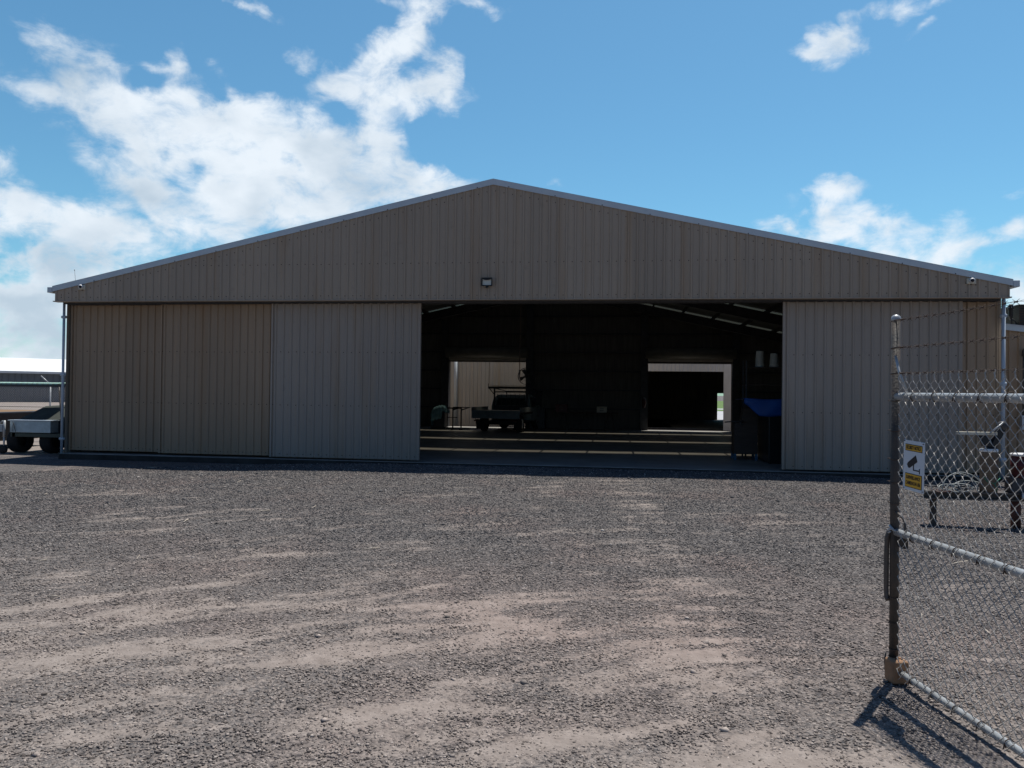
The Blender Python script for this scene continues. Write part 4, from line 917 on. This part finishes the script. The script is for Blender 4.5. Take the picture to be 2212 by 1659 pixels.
# woven mesh: every wire a flattened spiral between its neighbours
def weave(m, s0, s1, z0, z1, n0, pw=.0325, ph=.064, r_=.0024, d=.0035):
    k = 0; s = s0
    while s < s1:
        pts_ = []; z = z1; a = 0; first = (k % 2)*ph/2
        jx = lambda: random.uniform(-.0016, .0016)
        top = z1+(0 if k % 2 else 0)
        zz = top-first; side = k % 2*0
        # twisted tip
        if k % 2 == 0: pts_.append((s+.004, n0+d, zz+.034)); pts_.append((s-.003, n0-d, zz+.024)); pts_.append((s+.003, n0+d, zz+.014))
        else: pts_.append((s+pw+.003, n0-d, zz+first+.030)); pts_.append((s+pw-.003, n0+d, zz+first+.018)); pts_.append((s+pw, n0-d, zz+first))
        x = s; q = 0
        while zz > z0:
            pts_.append((x+.003+jx(), n0+d, zz+jx()))            # front leg, leaning towards +s going down
            pts_.append((x+pw/2*1.0+jx(), n0+d*1.2, zz-ph/4))
            pts_.append((x+pw-.003+jx(), n0+d, zz-ph/2+.004))
            pts_.append((x+pw+jx(), n0-d, zz-ph/2-.004))
            pts_.append((x+.002+jx(), n0-d, zz-ph+.003))
            zz -= ph; q += 1
        b0 = []
        prev = None
        for (px, pn, pz) in pts_:
            P = Vector(lg(px, pn, pz)); b0.append(P)
        # 4-sided wire
        rings = []
        for i_, P in enumerate(b0):
            a_ = b0[max(0, i_-1)]; b_ = b0[min(len(b0)-1, i_+1)]; dd = (b_-a_).normalized()
            xx = Vector((0, 1, 0)).cross(dd); xx = xx.normalized() if xx.length > 1e-5 else Vector((1, 0, 0)); yy = dd.cross(xx)
            rings.append(m.pts([P+xx*r_, P+yy*r_, P-xx*r_, P-yy*r_]))
        for A, B in zip(rings, rings[1:]):
            for c in range(4): m.face((A+c, A+(c+1) % 4, B+(c+1) % 4, B+c), 0, True)
        s += pw; k += 1
m = MB(); weave(m, .092, GL-.06, .07, 1.70, .032); m.build('chain_link_mesh', 'wire', gate)
for z in (2.035, 1.88, 1.735):
    m = MB(); N_ = 90
    sag = lambda u: -.006*4*u*(1-u)
    for ph_ in (0, math.pi):
        m.tube([lg(.02+u*(GL-.04), .003*math.cos(u*170+ph_), z+sag(u)+.003*math.sin(u*170+ph_)) for u in np.linspace(0, 1, 260)], .0011, 4)
    s_ = .06
    while s_ < GL-.1:
        u = s_/GL; zc = z+sag(u)
        m.tube([lg(s_-.009, .0, zc), lg(s_+.009, 0, zc)], .0042, 6)
        for a_ in (.6, 2.3, 3.9, 5.4): m.tube([lg(s_, 0, zc), lg(s_+.008*math.cos(a_*3), .018*math.cos(a_), zc+.018*math.sin(a_))], .0011, 4)
        s_ += .075
    m.tube([lg(.0, .026, z-.004), lg(.03, .012, z+.002), lg(.10, .004, z)], .004, 6)
    m.build('barbed_wire', 'rust', gate)
m = MB(); m.tube([lg(.015, .01, 1.835), lg(.05, .008, 1.74), lg(.115, .0, 1.625)], .0075, 8); m.build('brace', 'galv', gate)
for z in (.18, .33, .47, 1.0, 1.12, 1.25, 1.41, 1.58):
    m = MB(); m.tube([lg(-.045, .018, z+.002)]+[(.0265*math.cos(a), .0265*math.sin(a), z+.003*math.sin(a*2)) for a in np.linspace(3.6, 9.5, 12)], .0026, 5); m.build('tie_wire', 'rust', gate)
for zr, r_ in ((.068, .019), (.84, .023), (1.605, .023)):
    s_ = .19
    while s_ < GL-.1:
        m = MB(); m.tube([lg(s_+.01, r_+.014, zr-.02)]+[lg(s_+.004*math.sin(a), r_*1.12*math.cos(a), zr+r_*1.12*math.sin(a)) for a in np.linspace(0, 6.0, 10)], .0028, 5); m.build('tie_wire', 'rust', gate); s_ += .185 if s_ < 1.3 else .4
m = MB(); m.tube([lg(.02, .006, .955), lg(.07, .012, .945), lg(.105, .014, .935), lg(.125, .014, .915), lg(.128, .012, .865), lg(.128, .006, .84)], .0075, 8); m.build('handle', 'galv_dull', gate)
m = MB(); m.tube([lg(-.005, .03, .845), lg(-.016, .034, .80), lg(-.022, .034, .70), lg(-.023, .034, .52), lg(-.020, .032, .462), lg(-.010, .03, .452)], .0135, 10)
m.build('drop_bolt', 'galv_dull', gate); m = MB(); m.tube([lg(.0, .0, .02), lg(-.03, .03, .03), lg(-.032, .034, .10), lg(-.03, .03, .15)], .005, 6)
m.build('keeper_loop', 'galv_dull', gate)
m = MB(); m.tube([lg(-.03, .03, .80), lg(.0, .04, .85), lg(.03, .035, .862)], .006, 6); m.tube([lg(.0, .03, .875), lg(.04, .03, .855)], .007, 6); m.tube([lg(-.01, .036, .83), lg(.03, .042, .845)], .005, 6); m.tube([lg(.03, .03, .86), lg(.06, .025, .85)], .005, 6)
m.build('latch_clasp', 'galv', gate)
m = MB(); m.box(.045, .115, -.012, .012, .765, .82); m.build('latch_plate', 'black', gate)
m = MB(); m.box(-.012, .085, -.052, .045, .005, .135); bevel(m.build('foot_block', 'orangewood', gate), .016, 3)
m = MB(); m.tube([(.0+.02*math.cos(a), -.01+.018*math.sin(a), .139) for a in np.linspace(0, 5, 10)], .0025, 5); m.tube([(.05+.016*math.cos(a), .0+.016*math.sin(a), .139) for a in np.linspace(1, 6, 10)], .0025, 5); m.build('wire_loop', 'rust', gate)
# gate post and fence run that the leaf hangs from (outside the picture)
gp = empty('gate_post', G0+gd*(GL+.11), 'thick galvanised post the gate hangs from, just right of the view', 'gate post')
m = MB(); m.tube([(0, 0, -.1), (0, 0, 2.15)], .045, 18); m.build('pipe', 'galv_dull', gp)
m = MB(); 
for z in (.4, 1.5): m.box(-.06, .06, -.05, .05, z-.02, z+.02)
m.build('hinge', 'galv_dull', gp)
# sign
sg = empty('security_sign', G0+gd*.255+gn*.041+Vector((0, 0, 1.234)), 'white security notice sign with yellow panels and a camera symbol wired to the gate mesh', 'sign')
Ms = Matrix(((gd.x*-0+gd.x, 0, gn.x, 0), (gd.y, 0, gn.y, 0), (0, 1, 0, 0), (0, 0, 0, 1)))
sg.rotation_euler = (0, 0, 0)
tilt = R(2.0)
# local frame for the sign: x = along the gate (left to right seen from the camera), y = up, z = towards the camera
Rm = Matrix(((gd.x, 0, gn.x), (gd.y, 0, gn.y), (0, 1, 0)))
if Rm.determinant() < 0: raise RuntimeError('sign frame')
sg.matrix_world = Matrix.Translation(sg.location) @ Rm.to_4x4() @ Matrix.Rotation(tilt*-1, 4, 'Z')
w_, h_ = .096, .134
m = MB(); m.box(-w_, w_, -h_, h_, 0, .003); bevel(m.build('sign_board', 'signwhite', sg), .0012)
def panel(x0, x1, y0, y1):
    m = MB(); m.box(x0, x1, y0, y1, .0035, .0042); m.build('panel_border', 'ink', sg)
    m = MB(); b_ = .0035; m.box(x0+b_, x1-b_, y0+b_, y1-b_, .0045, .0052); m.build('yellow_panel', 'yellow', sg)
panel(-.078, .078, .078, .114); panel(-.074, .080, -.118, -.042)
def text(body, x, y, size, wid):
    c = bpy.data.curves.new('t', 'FONT'); c.body = body; c.size = size; c.align_x = 'CENTER'; c.align_y = 'CENTER'; c.extrude = .0003; c.offset = .0006
    o = bpy.data.objects.new('t', c); COL.objects.link(o); bpy.context.view_layer.update()
    me = bpy.data.meshes.new_from_object(o.evaluated_get(bpy.context.evaluated_depsgraph_get())); bpy.data.objects.remove(o)
    xs = [v.co.x for v in me.vertices]; k = wid/(max(xs)-min(xs))
    for v in me.vertices: v.co.x = v.co.x*k+x; v.co.y += y; v.co.z += .0060
    me.materials.clear(); me.materials.append(Mt['ink']); o = bpy.data.objects.new('lettering', me); COL.objects.link(o); o.parent = sg
text('SECURITY NOTICE', 0, .096, .026, .132); text('SURVEILLANCE', .003, -.064, .026, .126); text('CAMERAS IN USE', .003, -.094, .026, .132)
m = MB()
def poly(P): n_ = m.pts([(p[0], p[1], .0036) for p in P]+[(p[0], p[1], .0046) for p in P]); k = len(P); m.face([n_+k+i_ for i_ in range(k)]); [m.face((n_+i_, n_+(i_+1) % k, n_+k+(i_+1) % k, n_+k+i_)) for i_ in range(k)]
poly([(-.052, .014), (-.034, -.014), (.036, .026), (.020, .060)]); poly([(-.058, .004), (-.046, -.014), (-.034, -.012), (-.050, .014)])
poly([(-.002, .008), (.006, .008), (.006, -.024), (-.002, -.024)]); poly([(-.002, -.018), (.058, -.018), (.058, -.024), (-.002, -.024)]); poly([(.054, -.008), (.060, -.008), (.060, -.036), (.054, -.036)])
m.build('camera_symbol', 'ink', sg)
for (x, y) in ((-.088, .128), (.086, .124), (.086, -.126), (-.086, -.128)): m = MB(); m.tube([(x-.006, y, .004), (x+.002, y+.003, .008), (x+.008, y-.002, -.004)], .0018, 5); m.build('cable_tie', 'black', sg)

# ------------------------------------------------------------------ yard at the left
tl = empty('box_trailer', (-11.95, .5, -.1), 'trailer with a sloping dark canvas cover and pale checker plate box beside the hangar', 'trailer')
# local z from ground (-.1)
m = MB()
m.hexa([(-.60, .25, .84), (1.2, .25, .84), (1.2, 1.9, .84), (-.60, 1.9, .84), (-.36, .95, 1.19), (1.2, .95, 1.24), (1.2, 1.9, 1.28), (-.36, 1.9, 1.22)])
bevel(m.build('canvas_cover', 'canvas', tl), .03, 3)
m = MB(); m.box(-.60, 1.2, .28, 1.9, .50, .84); m.build('box_body', 'darkpaint', tl)
m = MB(); m.box(-.55, .58, -.02, .27, .54, .83); bevel(m.build('toolbox', 'checker', tl), .006)
m = MB(); m.box(-.60, .60, -.04, .28, .832, .855); bevel(m.build('toolbox_lid', 'flash', tl), .004)
m = MB(); m.tube([(-.44, -.05, .80), (-.36, -.05, .56)], .008, 6); m.tube([(-.44, -.05, .82), (-.44, -.05, .56)], .006, 6); m.build('gas_strut', 'steel', tl)
m = MB(); m.box(-.55, 1.1, 0, .08, .43, .52); m.box(-.5, -.42, 0, 1.9, .43, .52); m.box(1.0, 1.08, 0, 1.9, .43, .52); m.build('chassis', mat('green_grey_chassis', (.06, .075, .06), .6), tl)
for x in (-.62, .30):
    w = bpy.data.objects.new('wheel', None); COL.objects.link(w); w.parent = tl; w.location = (x, .42, .31)
    m = MB(); m.lathe([(.18, -.14), (.28, -.16), (.31, -.12), (.31, .12), (.28, .16), (.18, .14)], (0, 0, 0), 24, 0, 'x', cap=False); m.build('tyre', 'rubber', w)
    m = MB(); m.lathe([(.18, -.1), (.17, 0), (.01, .02)], (0, 0, 0), 18, 0, 'x', cap=False); m.build('rim', 'galv_dull', w)
jw = bpy.data.objects.new('jockey_wheel', None); COL.objects.link(jw); jw.parent = tl; jw.location = (-.62, -.12, 0)
m = MB(); m.tube([(0, 0, .14), (0, 0, .48)], .022, 10); m.tube([(0, 0, .42), (0, 0, .84)], .032, 10); m.tube([(0, 0, .80), (-.06, 0, .83), (-.10, 0, .80), (-.10, 0, .76)], .012, 6); m.box(-.16, -.02, -.04, .05, .56, .74); m.build('jack_tube', 'galv', jw)
m = MB(); m.lathe([(.02, -.03), (.10, -.035), (.11, 0), (.10, .035), (.02, .03)], (-.02, 0, .11), 16, 0, 'y'); m.build('small_tyre', 'rubber', jw)
bk = empty('black_utility_vehicle', (-14.75, 1.9, -.1), 'rear end of a black covered vehicle with an ochre top edge at the far left', 'vehicle')
m = MB(); m.hexa([(-1.6,-.5,.22),(1.02,-.5,.22),(1.02,1.5,.22),(-1.6,1.5,.22),(-1.6,-.5,1.0),(.95,-.5,1.0),(.95,1.5,1.0),(-1.6,1.5,1.0)]); bevel(m.build('body', 'black', bk), .04, 3)
m = MB(); m.hexa([(-1.6,-.52,1.0),(.80,-.52,1.0),(.80,1.5,1.0),(-1.6,1.5,1.0),(-1.6,-.5,1.014),(.7,-.5,1.014),(.7,1.4,1.014),(-1.6,1.4,1.014)]); m.build('top_edge', mat('ochre_cover', (.22, .12, .035), .6), bk)
for x in (-1.1, .62):
    w = bpy.data.objects.new('wheel', None); COL.objects.link(w); w.parent = bk; w.location = (x, -.3, .31)
    m = MB(); m.lathe([(.19, -.12), (.29, -.13), (.31, -.08), (.31, .08), (.29, .13), (.19, .12)], (0, 0, 0), 20, 0, 'x', cap=False); m.build('tyre', 'rubber', w)
    m = MB(); m.lathe([(.19, -.06), (.02, -.05)], (0, 0, 0), 16, 0, 'x'); m.build('rim', 'steel', w)
m = MB(); m.box(-1.5, .95, -.56, -.5, .34, .46); m.build('bumper', 'steel', bk)
# low lean shelter with green translucent roof edge
cp = empty('low_shelter', (0, 0, 0), 'low open shelter with green corrugated roof edge left of the hangar', 'shelter')
m = MB(); k = -16.0
while k < -11.6:
    P = [(k+.01, .9, 1.690), (k+.13, .9, 1.690), (k+.11, .9, 1.655), (k+.03, .9, 1.655)]; Q_ = [(p[0], 1.5, p[2]+.03) for p in P]
    n_ = m.pts(P+Q_); m.face((n_, n_+1, n_+2, n_+3)); m.face((n_+4, n_+5, n_+1, n_)); m.face((n_+1, n_+5, n_+6, n_+2)); m.face((n_+7, n_+3, n_+2, n_+6)); m.face((n_+4, n_, n_+3, n_+7)); k += .15
m.build('roof_sheet', 'greenplastic', cp)
m = MB(); m.box(-16, -11.55, .88, 1.55, 1.628, 1.652); m.build('ceiling_board', 'under', cp)
m = MB(); m.box(-16, -10.75, .86, .90, 1.60, 1.655); m.build('front_beam', 'steel', cp)
for x, y in ((-11.24, .86), (-15.8, .9), (-11.6, 1.45), (-15.8, 1.45)):
    m = MB(); m.tube([(x, y, -.12), (x, y, 1.62)], .03, 12); m.build('post', 'galv_dull', cp)
m = MB(); m.tube([(-11.30, .82, .35), (-11.42, .82, 1.6)], .018, 8); m.tube([(-11.2, .86, 1.6), (-10.95, .86, 1.42)], .012, 6); m.build('brace', 'galv_dull', cp)
# chain link fence behind with angled arms
fe = empty('chain_link_fence', (-16.0, 7.0, 0), 'chain link fence with angled top arms crossing behind the trailer', 'fence')
m = MB()
for i_ in range(-70, 60):
    for s in (-1, 1):
        x0 = i_*.07; 
        m.box(0, 1, 0, 1, 0, 1) if False else None
        a_ = Vector((x0, 0, .05)); b_ = Vector((x0+s*1.55*.8, 0, 1.60))
        m.tube([a_, b_], .0022, 3, cap=False)
m.build('fence_mesh', 'wire', fe)
m = MB(); m.tube([(-5, 0, 1.61), (4.6, 0, 1.61)], .018, 8); m.tube([(-5, .05, .9), (-.3, .05, .9)], .012, 6); m.build('top_rail', 'galv_dull', fe)
for x in (-4.0, -.62, 1.8, 4.2):
    m = MB(); m.tube([(x, 0, -.1), (x, 0, 1.70)], .024, 10); m.tube([(x, 0, 1.68), (x-.29, -.1, 1.98)], .02, 8); m.build('post', 'galv_dull' if x != -.62 else 'galv', fe)
# far shed with white roof
fs = empty('far_shed', (-62, 60, 0), 'long dark blue-grey shed with a bright white roof beyond the yard', 'shed')
fs.rotation_euler = (0, 0, R(41))
m = MB(); sheet(m, -45, 45, 0, -.2, 3.15, pitch=.6, phase=0, depth=.06); m.build('wall', 'farwall', fs)
m = MB(); m.hexa([(-45.5, -.5, 3.15), (45.5, -.5, 3.15), (45.5, 10, 4.9), (-45.5, 10, 4.9), (-45.5, -.5, 3.3), (45.5, -.5, 3.3), (45.5, 10, 5.05), (-45.5, 10, 5.05)]); m.build('roof', 'farroof', fs)
m = MB(); m.box(-45.5, 45.5, -.62, -.5, 3.05, 3.28); m.build('gutter', 'flash', fs)
m = MB(); m.box(-45, -44.9, .1, 10, 0, 3.2); m.box(44.9, 45, .1, 10, 0, 3.2); m.build('end_wall', 'farwall', fs)
